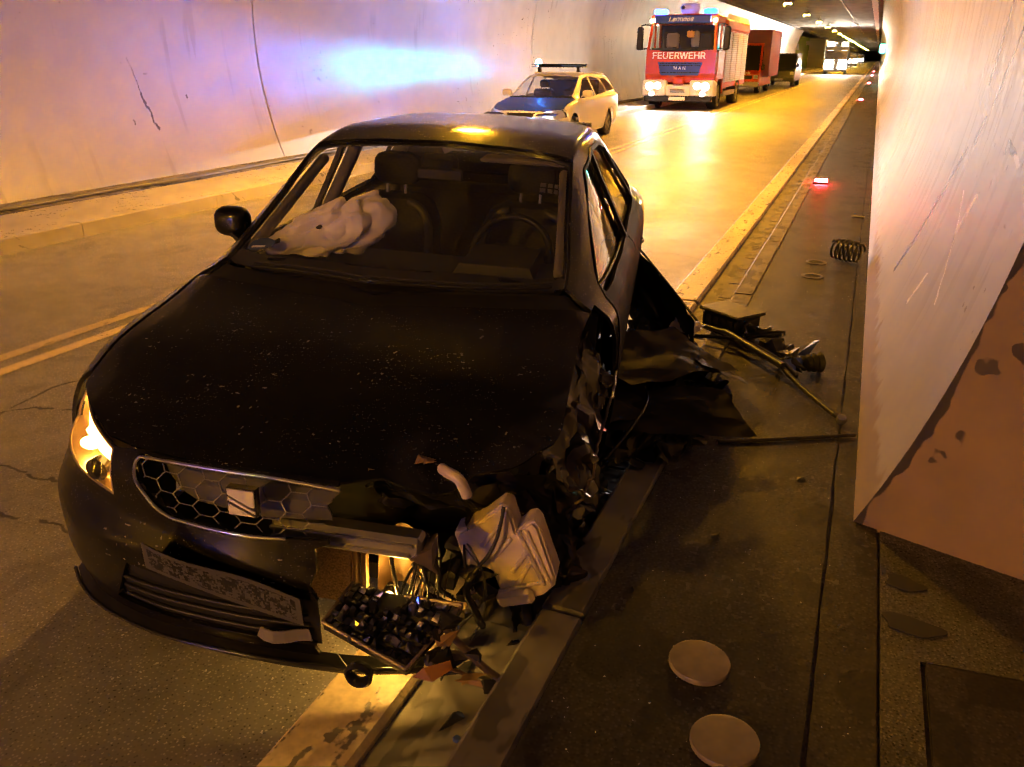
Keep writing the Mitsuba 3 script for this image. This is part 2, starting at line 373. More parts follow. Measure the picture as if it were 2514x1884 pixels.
# slotted drainage channel beside the kerb: blocks of one metre with a sloped slot
labels['drain_channel'] = {'label': 'grey slotted concrete drain channel between edge line and kerb', 'kind': 'structure'}
def channel_block(L=0.992):
    a = Polygon([(RX_GUT, 0), (RX_KERB, 0), (RX_KERB, L), (RX_GUT, L)])
    for c in (0.2, 0.27, 0.74):
        a = a.difference(sbox(RX_GUT + 0.10, c, RX_KERB - 0.055, c + 0.022))
    return prism(a, -0.06, 0.001)
blk = mikit.ply(channel_block(), 'gutter_concrete')
for k in range(64):
    key = numbered('drain_channel__channel_block')
    scene[key] = {**blk, 'to_world': T().translate([0, -4.0 + k, float(rng.uniform(-0.003, 0.003))])}
add('channel_run', box(RX_GUT, RX_KERB, 60, Y1, -0.06, 0.001), 'gutter_concrete', 'drain_channel')
add('channel_bed', box(RX_GUT - 0.004, RX_KERB, Y0, 60, -0.2, -0.063), 'joint_dark', 'drain_channel')

labels['kerb'] = {'label': 'low concrete kerb along the right-hand walkway', 'kind': 'structure'}
ks = mikit.ply(bbox(RX_KERB, RX_KIN, 0, 1.994, -0.2, WZ + 0.004, 0.012), 'gutter_concrete')
for k in range(32):
    key = numbered('kerb__kerbstone')
    scene[key] = {**ks, 'to_world': T().translate([float(rng.uniform(-0.003, 0.003)), -4.0 + 2 * k, float(rng.uniform(-0.002, 0.002))])}
add('kerb_run', box(RX_KERB, RX_KIN, 60, Y1, -0.2, WZ + 0.004), 'gutter_concrete', 'kerb')

# right walkway: two strips with an open joint between
labels['walkway'] = {'label': 'dark asphalt walkway between the kerb and the right wall', 'kind': 'structure'}
def ragged_strip(xa, xb, y0, y1, n, amp, seed):
    r = np.random.default_rng(seed); ys = np.linspace(y0, y1, n)
    L = np.c_[xa + amp * (meshkit.fbm(np.c_[ys * 3, ys * 0, ys * 0 + seed], 4) - 0.5), ys]
    R = np.c_[xb + amp * (meshkit.fbm(np.c_[ys * 3, ys * 0 + 5, ys * 0 + seed], 4) - 0.5), ys]
    return Polygon(np.vstack([L, R[::-1]]))
add('paving', [prism(ragged_strip(RX_KIN + 0.002, 0.078, -4, 14, 240, 0.012, 3), -0.1, WZ), box(RX_KIN + 0.004, 0.078, 14, Y1, -0.1, WZ)], 'walkway_asphalt', 'walkway')
add('border_strip', prism(ragged_strip(0.087, 0.250, -4, 14, 240, 0.014, 5), -0.1, WZ - 0.002), 'walkway_asphalt', 'walkway')
add('border_run', box(0.079, 0.36, 14, Y1, -0.1, WZ - 0.001), 'walkway_asphalt', 'walkway')
add('joint_bed', box(RX_KIN, 0.5, Y0, 14, -0.2, WZ - 0.014), 'walkway_asphalt', 'walkway')

# niche floor with a flush cover slab
labels['niche_floor'] = {'label': 'coarse gritty floor of the wall niche at bottom right', 'kind': 'structure'}
fl = Polygon([(0.258, -4), (2.9, -4), (2.9, 3.1), (0.258, 3.1)])
hole = Polygon([(0.366, -0.3), (0.366, 2.19), (1.4, 2.29), (1.4, -0.3)])
add('grit_surface', prism(fl.difference(hole), -0.1, WZ - 0.003), 'granular_asphalt', 'niche_floor')
add('cover_slab', prism(Polygon([(0.381, -0.29), (0.381, 2.182), (1.39, 2.28), (1.39, -0.29)]), -0.05, WZ + 0.002), 'walkway_asphalt', 'niche_floor')
pt = lambda c, r, s: Polygon([(c[0] + r[0] * math.cos(a) * (1 + 0.25 * math.sin(3 * a + s)), c[1] + r[1] * math.sin(a) * (1 + 0.2 * math.cos(2 * a + s))) for a in np.linspace(0, 6.28, 24)[:-1]])
add('tar_patch', [prism(pt((0.345, 2.35), (0.085, 0.05), 1), WZ - 0.004, WZ + 0.002), prism(pt((0.33, 2.58), (0.06, 0.04), 2), WZ - 0.004, WZ + 0.002)], mat('tar', 0.028, 0.55, bump=walk_height, bscale=0.003), 'niche_floor')

# left side: kerb, walkway, cable strip
labels['kerb_far'] = {'label': 'pale worn kerb along the left-hand walkway', 'kind': 'structure'}
for k in range(16):
    add('kerbstone', bbox(LX_KERB, LX_KIN, 2 + 2 * k, 3.994 + 2 * k, -0.2, 0.154, 0.014), 'concrete', 'kerb_far')
add('kerb_run', [box(LX_KERB, LX_KIN, Y0, 2, -0.2, 0.154), box(LX_KERB, LX_KIN, 34, Y1, -0.2, 0.154)], 'concrete', 'kerb_far')
labels['walkway_far'] = {'label': 'grey concrete walkway at the foot of the left wall', 'kind': 'structure'}
add('paving', box(LX_CAB, LX_KIN - 0.006, Y0, Y1, -0.1, 0.145), 'concrete', 'walkway_far')
add('cable_trough_cover', box(-9.6, LX_CAB - 0.012, Y0, Y1, -0.1, 0.165), 'gutter_concrete', 'walkway_far')

# tunnel linings, in blocks of 12.4 m with an open joint
def lining(side, y0, y1, z0=0.1, nz=26, xend=None, depth=0.06):
    z = np.linspace(z0, ZCEIL + 0.05, nz); x = XC + side * half(z)
    n = np.stack([side * (x - XC) * side, 0 * z, (z - ZC)], 1); n = np.stack([(x - XC), 0 * z, z - ZC], 1) / RV
    rows = []
    ya = np.full(nz, y0) if xend is None else xend(x)
    for yy, off in ((ya, depth), (ya, 0.0), (np.full(nz, y1), 0.0), (np.full(nz, y1), depth)):
        rows.append(np.stack([x, yy, z], 1) + n * off)
    v = np.vstack(rows); q = []
    for r in range(3):
        for i in range(nz - 1):
            a, b = r * nz + i, (r + 1) * nz + i
            q.append([a, b, b + 1, a + 1] if side > 0 else [a, a + 1, b + 1, b])
    return trimesh.Trimesh(v, np.vstack([np.array(q)[:, [0, 1, 2]], np.array(q)[:, [0, 2, 3]]]), process=False)
JOINTS = [11.67 + 12.4 * k for k in range(-3, 11)]
lw = thing('tunnel_wall', 'curved pale tunnel wall on the left, tinted orange and blue by lights', 'tunnel wall')
g = 0.011
edges = [Y0] + JOINTS
for a, b in zip(edges[:-1], edges[1:]):
    if 110 < a < 140: continue
    add('lining_block', lining(-1, a + g, b - g), 'lining_paint', lw, smooth=30)
add('lining_run', lining(-1, 160.5, Y1), 'lining_paint', lw, smooth=30)
add('joint_backing', [lining(-1, Y0, 110.8, depth=0.06)], 'joint_dark', lw, tw=T().translate([-0.055, 0, 0]))
rw = thing('tunnel_wall', 'curved white-painted tunnel wall close on the right, scratched and stained', 'tunnel wall')
face_y = lambda x: 2.913 - 0.327 * (x - 0.233)
add('lining_block', lining(1, 0, 11.67 - g, xend=face_y), 'lining_paint_near', rw, smooth=30)
for a, b in zip(JOINTS[3:-1], JOINTS[4:]):
    add('lining_block', lining(1, a + g, b - g), 'lining_paint_near', rw, smooth=30)
add('lining_run', lining(1, JOINTS[-1] + g, Y1), 'lining_paint_near', rw, smooth=30)
add('lining_run', lining(1, Y0, -3.2), 'lining_paint_near', rw, smooth=30)
add('lintel_block', lining(1, -3.2, 2.72, z0=2.62), 'lining_paint_near', rw, smooth=30)
add('joint_backing', [lining(1, 3.4, Y1)], 'joint_dark', rw, tw=T().translate([0.055, 0, 0]))
# niche: splayed face, back wall, ceiling
nk = thing('niche_wall', 'brown plastered side wall of the niche with a ragged chipped paint edge', 'niche wall')
zz = np.linspace(WZ - 0.03, 2.7, 40); xx = XC + half(zz)
v = np.vstack([np.stack([xx, face_y(xx), zz], 1), np.stack([xx * 0 + 2.6, face_y(xx * 0 + 2.6), zz], 1)])
q = [[i, i + 1, i + 41, i + 40] for i in range(39)]
add('splayed_face', trimesh.Trimesh(v, np.vstack([np.array(q)[:, [0, 1, 2]], np.array(q)[:, [0, 2, 3]]]), process=False), 'niche_plaster', nk)
add('back_wall', box(2.6, 2.7, -3.3, 2.2, 0, 2.75), 'concrete', nk)
add('rear_face', box(0.5, 2.6, -3.3, -3.2, 0, 2.75), 'concrete', nk)
add('soffit', box(0.52, 2.6, -3.2, 2.1, 2.65, 2.75), 'concrete', nk)

# flat ceiling, cable tray and cables
xl, xr = XC - float(half(ZCEIL)), XC + float(half(ZCEIL))
add('ceiling', box(xl - 0.02, xr + 0.02, Y0, Y1, ZCEIL, ZCEIL + 0.2), 'ceiling_dark'); labels['ceiling'] = {'label': 'flat dark tunnel ceiling', 'kind': 'structure'}
add('edge_beam', box(xl - 0.3, xl + 0.28, Y0, Y1, ZCEIL - 0.10, ZCEIL - 0.002), 'ceiling_dark', 'ceiling')
ct = thing('cable_tray', 'long cable tray under the ceiling above the right wall', 'cable tray')
add('tray', [box(-0.80, -0.50, 12, Y1, 4.45, 4.47), box(-0.80, -0.79, 12, Y1, 4.47, 4.55), box(-0.51, -0.50, 12, Y1, 4.47, 4.55)], 'zinc', ct)
add('cable', [cyl([-0.72 + 0.05 * i, 12, 4.495], [-0.72 + 0.05 * i, Y1, 4.495], 0.018, 6) for i in range(4)], 'cable_black', ct)
add('hanger', [box(-0.67, -0.63, 14 + 4 * k, 14.04 + 4 * k, 4.47, ZCEIL) for k in range(40)], 'zinc', ct)
cc = thing('ceiling_cable', 'thin pale cable running along the dark ceiling', 'cable')
add('cable', cyl([-2.5, -5, 4.77], [-2.5, 130, 4.77], 0.02, 6), 'zinc', cc)

# sodium lamps under the ceiling
LAMP_X, LAMP_Z = -4.9, 4.42
lamp_body = [bbox(-0.20, 0.20, -0.42, 0.42, 0.02, 0.15, 0.02), box(-0.02, 0.02, -0.32, -0.28, 0.15, 0.38), box(-0.02, 0.02, 0.28, 0.32, 0.15, 0.38)]
lh = mikit.ply(trimesh.util.concatenate(lamp_body), 'lamp_housing')
skirt = mikit.ply(trimesh.util.concatenate([box(-0.212, -0.200, -0.42, 0.42, -0.13, 0.05), box(0.200, 0.212, -0.42, 0.42, -0.13, 0.05)]), 'lamp_housing')
lens = bbox(-0.15, 0.15, -0.34, 0.34, -0.05, 0.018, 0.02)
for k in range(-1, 26):
    y = -11.0 if k < 0 else -2.5 + 13.0 * k if k < 14 else -2.5 + 13.0 * 14 + 20 * (k - 14)
    nth = ('nearest', 'second', 'third', 'fourth', 'fifth', 'sixth', 'seventh', 'eighth')
    lab = ('dead unlit lamp on the ceiling above the camera' if k == 0 else 'lit sodium lamp overhead, before the visible row begins' if k < 4 else
           f'{nth[k - 4]} visible sodium lamp of the row receding along the dark ceiling' if k < 12 else 'tiny far sodium lamp where the ceiling row merges into a line')
    key = thing('tunnel_lamp', lab, 'ceiling lamp', *(() if k == 0 else ('lit sodium lamps along the ceiling',)))
    scene[key + '__housing'] = {**lh, 'to_world': T().translate([LAMP_X, y, LAMP_Z])}
    scene[key + '__skirt'] = {**skirt, 'to_world': T().translate([LAMP_X, y, LAMP_Z])}
    w = {1: 1.0, 2: 0.7, 3: 0.5, -1: 0.7}.get(k, 0.12 if k < 12 else 0.03)
    scene[key + '__lens'] = mikit.ply(lens, 'lamp_housing', to_world=T().translate([LAMP_X, y, LAMP_Z]), **({} if k == 0 else {'emitter': emit(SODIUM, LAMP_L * (2.1 if k < 0 else 1.0), w)}))

# red guide lights on the right walkway
for i, (x, y) in enumerate(((-0.50, 12.25), (-0.46, 37.6), (-0.42, 62.8), (-0.42, 88.0), (-0.42, 113.0))):
    key = thing('guide_light', ('glowing red guide light nearest the camera on the dark walkway', 'glowing red guide light second along the walkway', 'glowing red guide light third along the walkway', 'tiny far red guide light fourth along the walkway', 'tiny far red guide light at the end of the row')[i], 'guide light', 'red guide lights along the walkway')
    add('base', bbox(x - 0.10, x + 0.10, y - 0.08, y + 0.08, WZ, WZ + 0.025, 0.008), 'steel_dark', key)
    add('led_strip', bbox(x - 0.085, x + 0.085, y - 0.065, y + 0.065, WZ + 0.026, WZ + 0.065, 0.015), 'plastic_gloss', key, emitter=emit(LED, 60 if i == 0 else 150, 0.25 if i == 0 else 0.05))

# hose/cable on the left trough, round covers, coil spring, chips
cb = thing('cable_run', 'loose grey cable bundle lying along the foot of the left wall', 'cable')
for r, ph, xo in ((0.022, 0, -8.68), (0.018, 1.3, -8.74), (0.014, 2.6, -8.80)):
    ys = np.linspace(-2, 40, 160)
    add('strand', tube(np.c_[xo + 0.06 * np.sin(ys * 0.9 + ph) + 0.03 * np.sin(ys * 2.3 + ph), ys, 0.165 + r + 0.008 * (1 + np.sin(ys * 1.7 + ph))], r, 6), 'cable_grey' if 'cable_grey' in scene else mat('cable_grey', 0.12, 0.4), cb, smooth=True)
def cover(x, y, lab, tilt):
    key = thing('round_cover', lab, 'cover')
    r = 0.0875
    prof = [(0, 0.0), (r * 0.98, 0.0), (r, 0.003), (r, 0.014), (r * 0.985, 0.017), (r * 0.94, 0.0185), (r * 0.5, 0.0195), (0.0005, 0.0195)]
    m = lathe(prof, 'z', 48); m.apply_transform(trimesh.transformations.rotation_matrix(tilt, [0.3, 1, 0])); m.apply_translation([x, y, WZ + 0.004])
    add('disc', m, 'zinc', key, smooth=40)
cover(-0.224, 1.917, 'round tan metal cover on the walkway, the one farther from the camera', 0.02)
cover(-0.109, 1.650, 'round tan metal cover on the walkway, nearest the bottom of the picture', -0.03)
for x, y, l in ((-0.244, 7.27, 'farther of two small round rings in the dark walkway'), (-0.24, 6.76, 'nearer of two small round rings in the dark walkway')):
    key = thing('floor_ring', l, 'ring')
    add('rim', lathe([(0.085, 0), (0.085, 0.006), (0.062, 0.006), (0.062, 0)], 'z', 32).apply_translation([x, y, WZ]), 'gutter_concrete', key)
    add('plug', lathe([(0.0602, 0), (0.0602, 0.002), (0.0005, 0.002)], 'z', 24).apply_translation([x, y, WZ]), 'joint_dark', key)
sp = thing('coil_spring', 'black coil spring lying on the walkway by the right wall', 'coil spring')
a = np.linspace(0, 2 * np.pi * 6.3, 190); rr = 0.085 * np.minimum(1, 0.75 + 0.25 * np.sin(np.pi * np.clip(a / a[-1], 0, 1)) ** 0.5)
sv = np.c_[rr * np.cos(a), (a / a[-1] - 0.5) * 0.26, rr * np.sin(a)]
sm = tube(sv, 0.0095, 7); sm.apply_transform(trimesh.transformations.rotation_matrix(math.radians(62), [0, 0, 1])); sm.apply_translation([-0.02, 7.42, WZ + 0.094])
add('coil', sm, 'steel_dark', sp, smooth=True)

# lay-by recess far along the left wall
lb = thing('layby_recess', 'far lay-by opening in the left wall with a green back wall', 'recess')
add('green_wall', box(-11.7, -11.6, 111, 160.4, 0, 4.9), mat('green_paint', (0.10, 0.16, 0.05), 0.5), lb)
add('jamb', box(-11.6, -9.0, 160.4, 160.9, 0, 4.9), 'lining_paint', lb); add('jamb', box(-11.6, -9.5, 110.3, 110.75, 0, 4.9), 'lining_paint', lb)
add('sign_box', bbox(-9.9, -9.4, 113, 113.2, 2.6, 3.3, 0.02), 'lamp_housing', lb); add('sign_box', bbox(-10.6, -10.0, 140, 140.3, 3.5, 4.1, 0.02), 'lamp_housing', lb)

# ------------------------------------------------------------------ a car body as one lofted surface
class Loft:
    """nine points of the half section (y, z) at each station x; S(x, t) with t from 0 (sill) to 1 (centre line)"""
    def __init__(self, table, sz=1.0):
        xs = np.array([r[0] for r in table], float); o = np.argsort(xs)
        K = np.array([r[1] for r in table], float)[o]; K[:, :, 1] *= sz
        self.P = PchipInterpolator(xs[o], K.reshape(len(xs), -1), extrapolate=True)
    def __call__(self, x, t, side=1):
        x, t = np.asarray(x, float), np.clip(np.asarray(t, float), 0, 1)
        K = self.P(x).reshape(*x.shape, 9, 2)
        K = np.concatenate([2 * K[..., :1, :] - K[..., 1:2, :], K, K[..., 7:8, :] * [-1, 1]], -2)
        s = t * 8; i = np.minimum(s.astype(int), 7); u = (s - i)[..., None]
        g = lambda k: np.take_along_axis(K, (i + k)[..., None, None].repeat(2, -1), -2)[..., 0, :]
        a, b, c, d = g(0), g(1), g(2), g(3)
        r = 0.5 * (2 * b + (c - a) * u + (2 * a - 5 * b + 4 * c - d) * u ** 2 + (3 * b - a - 3 * c + d) * u ** 3)
        return np.stack([x, side * r[..., 0], r[..., 1]], -1)
    def t_of(self, x, z):
        """t of the side surface at height z"""
        x, z = np.atleast_1d(x).astype(float), np.atleast_1d(z).astype(float)
        tt = np.linspace(0, 0.86, 200); zz = self(np.repeat(x[:, None], 200, 1), np.repeat(tt[None], len(x), 0))[..., 2]
        zz = np.maximum.accumulate(zz, 1) + np.arange(200) * 1e-7
        return np.array([np.interp(a, b, tt) for a, b in zip(z, zz)])
    def poly(self, xz, step=0.03):
        """a polygon drawn in the side view (x, z), in (x, t)"""
        ring = np.array(Polygon(xz).exterior.segmentize(step).coords)
        return Polygon(np.c_[ring[:, 0], self.t_of(ring[:, 0], ring[:, 1])]).buffer(0)

def shrink(p, d):
    q = affinity.scale(p, 1, 2.0, origin=(0, 0)).buffer(-d, join_style=2)
    return affinity.scale(q, 1, 0.5, origin=(0, 0))

#            sill        lower       mid         shoulder    belt        glass mid   rail        rail in     centre
HATCH = [
    (0.80, [(.66, .22), (.70, .34), (.72, .48), (.70, .58), (.66, .63), (.58, .660), (.45, .680), (.25, .692), (0, .698)]),
    (0.71, [(.72, .22), (.77, .34), (.79, .50), (.77, .60), (.71, .660), (.62, .690), (.48, .710), (.26, .722), (0, .728)]),
    (0.41, [(.84, .22), (.90, .34), (.905, .54), (.865, .67), (.80, .738), (.67, .778), (.50, .802), (.27, .818), (0, .824)]),
    (0.20, [(.85, .22), (.905, .34), (.915, .60), (.87, .765), (.805, .815), (.67, .838), (.49, .856), (.26, .869), (0, .874)]),
    (-.10, [(.85, .21), (.90, .34), (.910, .62), (.875, .815), (.80, .866), (.67, .890), (.48, .908), (.25, .922), (0, .928)]),
    (-.40, [(.84, .20), (.89, .34), (.905, .62), (.885, .830), (.815, .905), (.745, .950), (.705, .975), (.60, 1.000), (0, 1.042)]),
    (-.80, [(.84, .20), (.885, .34), (.905, .62), (.895, .840), (.835, .930), (.735, 1.075), (.665, 1.160), (.56, 1.180), (0, 1.205)]),
    (-1.15, [(.84, .20), (.885, .34), (.905, .62), (.895, .850), (.838, .945), (.715, 1.170), (.615, 1.315), (.53, 1.342), (0, 1.352)]),
    (-1.55, [(.84, .20), (.885, .34), (.905, .62), (.900, .860), (.838, .957), (.705, 1.215), (.610, 1.365), (.49, 1.403), (0, 1.420)]),
    (-2.10, [(.84, .20), (.885, .34), (.908, .62), (.905, .880), (.838, .972), (.698, 1.215), (.600, 1.355), (.47, 1.405), (0, 1.426)]),
    (-2.70, [(.85, .21), (.90, .35), (.915, .64), (.905, .905), (.825, .990), (.680, 1.190), (.575, 1.305), (.45, 1.352), (0, 1.372)]),
    (-3.05, [(.83, .24), (.885, .37), (.895, .64), (.875, .905), (.785, .985), (.650, 1.135), (.560, 1.215), (.44, 1.262), (0, 1.285)]),
    (-3.25, [(.76, .27), (.82, .40), (.835, .64), (.815, .880), (.72, .930), (.62, .985), (.53, 1.025), (.42, 1.050), (0, 1.068)]),
    (-3.36, [(.62, .30), (.68, .42), (.70, .62), (.68, .800), (.60, .840), (.53, .865), (.45, .885), (.36, .900), (0, .915)]),
]
ESTATE = [r for r in HATCH if r[0] > -2.2] + [
    (-2.70, [(.85, .21), (.90, .35), (.915, .64), (.905, .905), (.832, .980), (.700, 1.210), (.605, 1.345), (.47, 1.395), (0, 1.416)]),
    (-3.20, [(.84, .24), (.89, .37), (.90, .64), (.885, .905), (.815, .980), (.690, 1.190), (.600, 1.315), (.46, 1.365), (0, 1.385)]),
    (-3.45, [(.80, .27), (.85, .40), (.865, .64), (.845, .895), (.775, .965), (.660, 1.110), (.570, 1.200), (.43, 1.240), (0, 1.255)]),
    (-3.58, [(.72, .30), (.77, .42), (.785, .62), (.765, .840), (.69, .890), (.60, .935), (.52, .970), (.40, .990), (0, 1.0)]),
]
def circle(cx, cz, r, n=40): return [(cx + r * math.cos(a), cz + r * math.sin(a)) for a in np.linspace(0, 2 * math.pi, n)[:-1]]

WS = Polygon([(-.395, .79), (-.335, .86), (-.255, .94), (-.205, 1.0), (-1.235, 1.0), (-1.215, .93), (-1.14, .80)])
HOOD = Polygon([(-.105, 1.0), (-.15, .9), (-.235, .75), (-.31, .60), (-.345, .515), (.36, .505), (.43, .52), (.55, .60), (.69, .72), (.735, .80), (.765, .9), (.78, 1.0)])
COWL = Polygon([(-.112, 1.0), (-.157, .9), (-.242, .75), (-.317, .60), (-.35, .53), (-.37, .60), (-.392, .78), (-.332, .86), (-.25, .94), (-.20, 1.0)])

WIN_F = [(-.62, .915), (-.60, .945), (-1.22, 1.300), (-1.56, 1.345), (-1.60, .945)]
WIN_R = [(-1.66, .950), (-1.635, 1.348), (-2.05, 1.335), (-2.38, 1.285), (-2.52, 1.06), (-2.50, .985)]
WIN_Q = [(-2.56, 1.00), (-2.45, 1.262), (-2.62, 1.235), (-2.78, 1.13), (-2.86, 1.03)]
DOOR_F = [(-.52, .25), (-.50, .62), (-.56, .90), (-.60, .955), (-1.22, 1.318), (-1.615, 1.37), (-1.64, .95), (-1.62, .26)]
DOOR_R = [(-1.63, .26), (-1.65, .95), (-1.625, 1.37), (-2.07, 1.36), (-2.42, 1.305), (-2.56, 1.04), (-2.50, .80), (-2.36, .64), (-2.28, .45), (-2.27, .28)]

def wheel_meshes(r=0.316, w=0.205, spokes=5, side=1):
    """tyre, rim and brake disc round the y axis, the outer face towards +y * side"""
    h = w / 2
    tyre = lathe([(r * .68, -h * .8), (r * .74, -h), (r * .93, -h), (r * .985, -h * .8), (r, -h * .35), (r, h * .35), (r * .985, h * .8), (r * .93, h), (r * .74, h), (r * .68, h * .8)], 'y', 48)
    rim = [lathe([(r * .60, -h * .7), (r * .66, -h * .7), (r * .69, h * .75), (r * .66, h * .83), (r * .62, h * .75), (r * .60, h * .2), (r * .60, -h * .7)], 'y', 48)]
    hub = lathe([(0.0005, h * .62), (r * .14, h * .60), (r * .17, h * .5), (r * .16, h * .1), (0.0005, h * .1)], 'y', 24)
    rim.append(hub)
    for k in range(spokes):
        for d in (-0.16, 0.16):
            a = 2 * math.pi * k / spokes
            p0 = np.array([r * .12 * math.cos(a + d), 0, r * .12 * math.sin(a + d)]); p1 = np.array([r * .64 * math.cos(a + d * .8), 0, r * .64 * math.sin(a + d * .8)])
            t = np.array([-math.sin(a), 0, math.cos(a)]) * r * .05
            pts = []
            for p, s, y0, y1 in ((p0, 1.3, h * .30, h * .60), (p1, 1.0, h * .45, h * .78)):
                for e in (-1, 1):
                    for y in (y0, y1): pts.append(p + e * t * s + np.array([0, y, 0]))
            rim.append(hull(pts))
    disc = lathe([(r * .15, -h * .1), (r * .45, -h * .1), (r * .45, h * .05), (r * .15, h * .05)], 'y', 32)
    out = [tyre, trimesh.util.concatenate(rim), disc]
    if side < 0:
        for m in out: m.vertices[:, 1] *= -1; m.invert()
    return out

def add_wheel(parent, x, y, z, side, tw, r=0.316, lab=None, tilt=None, rimmat='rim_grey'):
    ms = wheel_meshes(r=r, side=side)
    M = trimesh.transformations.translation_matrix([x, y, z])
    if tilt is not None: M = M @ tilt
    for m in ms: m.apply_transform(M)
    w = add('wheel', ms[0], 'rubber', parent, smooth=35, tw=tw, label=lab)
    add('rim', ms[1], rimmat, w, smooth=35, tw=tw); add('brake_disc', ms[2], 'steel_dark', w, smooth=35, tw=tw)

mat('rim_grey', 0.35, 0.3, 0.85)
scene['pane'] = {'type': 'thindielectric', 'int_ior': 1.5}
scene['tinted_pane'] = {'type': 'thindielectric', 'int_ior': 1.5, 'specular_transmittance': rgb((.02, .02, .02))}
def flake(p, n, uv):
    """black car paint under road dust: fine pale grains"""
    f = smoothstep(0.80, 0.86, noise(p.x * 190, p.y * 190, p.z * 190)) * smoothstep(0.35, 0.7, f3(p.x * 8, p.y * 8, p.z * 8, 3))
    big = smoothstep(0.86, 0.89, noise(p.x * 105, p.y * 105, p.z * 105)) * smoothstep(0.5, 0.7, noise(p.x * 9, p.y * 9, p.z * 9 + 4))
    v = 0.002 + 0.05 * f + 0.15 * big + 0.003 * f3(p.x * 5, p.y * 5, p.z * 5, 3)
    return mi.Color3f(v, v * 0.92, v * 0.82)
def flake_rough(p, n, uv):
    return 0.09 + 0.06 * f3(p.x * 12, p.y * 12, p.z * 12, 3) + 0.25 * smoothstep(0.80, 0.86, noise(p.x * 190, p.y * 190, p.z * 190))
mat('black_paint', proc(flake), proc(flake_rough), specular=0.35, clearcoat=0.2, clearcoat_gloss=0.93)
mat('white_paint', (0.62, 0.63, 0.63), 0.25, specular=0.5, clearcoat=0.8, clearcoat_gloss=0.95)
mat('blue_paint', (0.012, 0.03, 0.16), 0.25, specular=0.5, clearcoat=0.8, clearcoat_gloss=0.95)
mat('trim_cloth', (0.06, 0.06, 0.062), 0.9)
mat('trim_light', (0.16, 0.15, 0.14), 0.8)
mat('seat_cloth', proc(lambda p, n, uv: mi.Color3f(0.018, 0.018, 0.020) * (0.7 + 0.6 * noise(p.x * 160, p.y * 160, p.z * 160))), 0.85)
mat('seat_bolster', 0.035, 0.45)

# ------------------------------------------------------------------ the wrecked black hatchback
def pose(x, y, z, yaw, pit=0.0, rol=0.0):
    cz, sz, cp, sp, cr, sr = math.cos(yaw), math.sin(yaw), math.cos(pit), math.sin(pit), math.cos(rol), math.sin(rol)
    M = np.eye(4)
    M[:3, :3] = np.array([[cz, -sz, 0], [sz, cz, 0], [0, 0, 1]]) @ np.array([[cp, 0, sp], [0, 1, 0], [-sp, 0, cp]]) @ np.array([[1, 0, 0], [0, cr, -sr], [0, sr, cr]])
    M[:3, 3] = x, y, z
    return T(M)
CW = pose(-1.627, 2.317, -0.032, math.radians(-77.81), 0.008, -0.045)
L = Loft([(x, [(y, z + (0.022 if x < -1.0 and i >= 6 else 0)) for i, (y, z) in enumerate(k)]) for x, k in HATCH])
car = thing('wrecked_car', 'wrecked black hatchback with its front corner torn off and airbag hanging in the windscreen', 'car')
C = lambda name, mesh, m, parent=None, smooth=False, **k: add(name, mesh, m, parent or car, smooth, tw=CW, **k)
ev = lambda side: (lambda x, t: L(x, t, side))

# front fascia: plan curves at several heights, s in [-1, 1] along each
FZ = [.16, .22, .30, .43, .55, .63, .70, .76]
FP = [[(.865, 0), (.85, .25), (.81, .43), (.75, .57), (.63, .72), (.46, .83), (.34, .87)],
      [(.885, 0), (.87, .25), (.83, .43), (.77, .58), (.65, .73), (.48, .85), (.34, .885)],
      [(.89, 0), (.875, .25), (.84, .43), (.775, .60), (.665, .75), (.50, .87), (.34, .905)],
      [(.90, 0), (.89, .25), (.855, .42), (.79, .58), (.68, .74), (.52, .87), (.34, .915)],
      [(.875, 0), (.86, .20), (.83, .33), (.77, .48), (.66, .68), (.49, .84), (.34, .905)],
      [(.86, 0), (.85, .20), (.82, .34), (.76, .48), (.64, .67), (.47, .82), (.34, .885)],
      [(.80, 0), (.79, .25), (.765, .38), (.715, .49), (.60, .665), (.43, .805), (.34, .845)],
      [(.72, 0), (.70, .28), (.67, .40), (.62, .53), (.52, .66), (.40, .775), (.33, .81)]]
SS = np.linspace(0, 1, 41); GR = []
for pts in FP:
    p = np.array(pts); d = np.r_[0, np.cumsum(np.linalg.norm(np.diff(p, axis=0), axis=1))]; d /= d[-1]
    GR.append(PchipInterpolator(d, p)(SS))
FI = PchipInterpolator(FZ, np.array(GR).reshape(len(FZ), -1), extrapolate=True)
def fascia_off(off):
    def f(s, z):
        G = FI(z).reshape(len(z), 41, 2); a = np.clip(np.abs(s), 0, 1) * 40; i = np.minimum(a.astype(int), 39); u = (a - i)[:, None]
        k = np.arange(len(z)); q = G[k, i] * (1 - u) + G[k, i + 1] * u; t = G[k, i + 1] - G[k, i]; t /= np.linalg.norm(t, axis=1, keepdims=True)
        q = q + off * np.stack([t[:, 1], -t[:, 0]], 1)
        return np.stack([q[:, 0], np.sign(s) * q[:, 1], z], 1)
    return f
def s_of(y, z):
    y, z = np.atleast_1d(y).astype(float), np.atleast_1d(z).astype(float); G = FI(z).reshape(len(z), 41, 2)
    return np.array([np.sign(a) * np.interp(abs(a), g_[:, 1], SS) for a, g_ in zip(y, G)])
def fpoly(yz, step=0.02):
    r = np.array(Polygon(yz).exterior.segmentize(step).coords)
    return Polygon(np.c_[s_of(r[:, 0], r[:, 1]), r[:, 1]]).buffer(0)
def fline(yz, off, n=60):
    p = spline(np.array(yz, float), n); return fascia_off(off)(s_of(p[:, 0], p[:, 1]), p[:, 1])

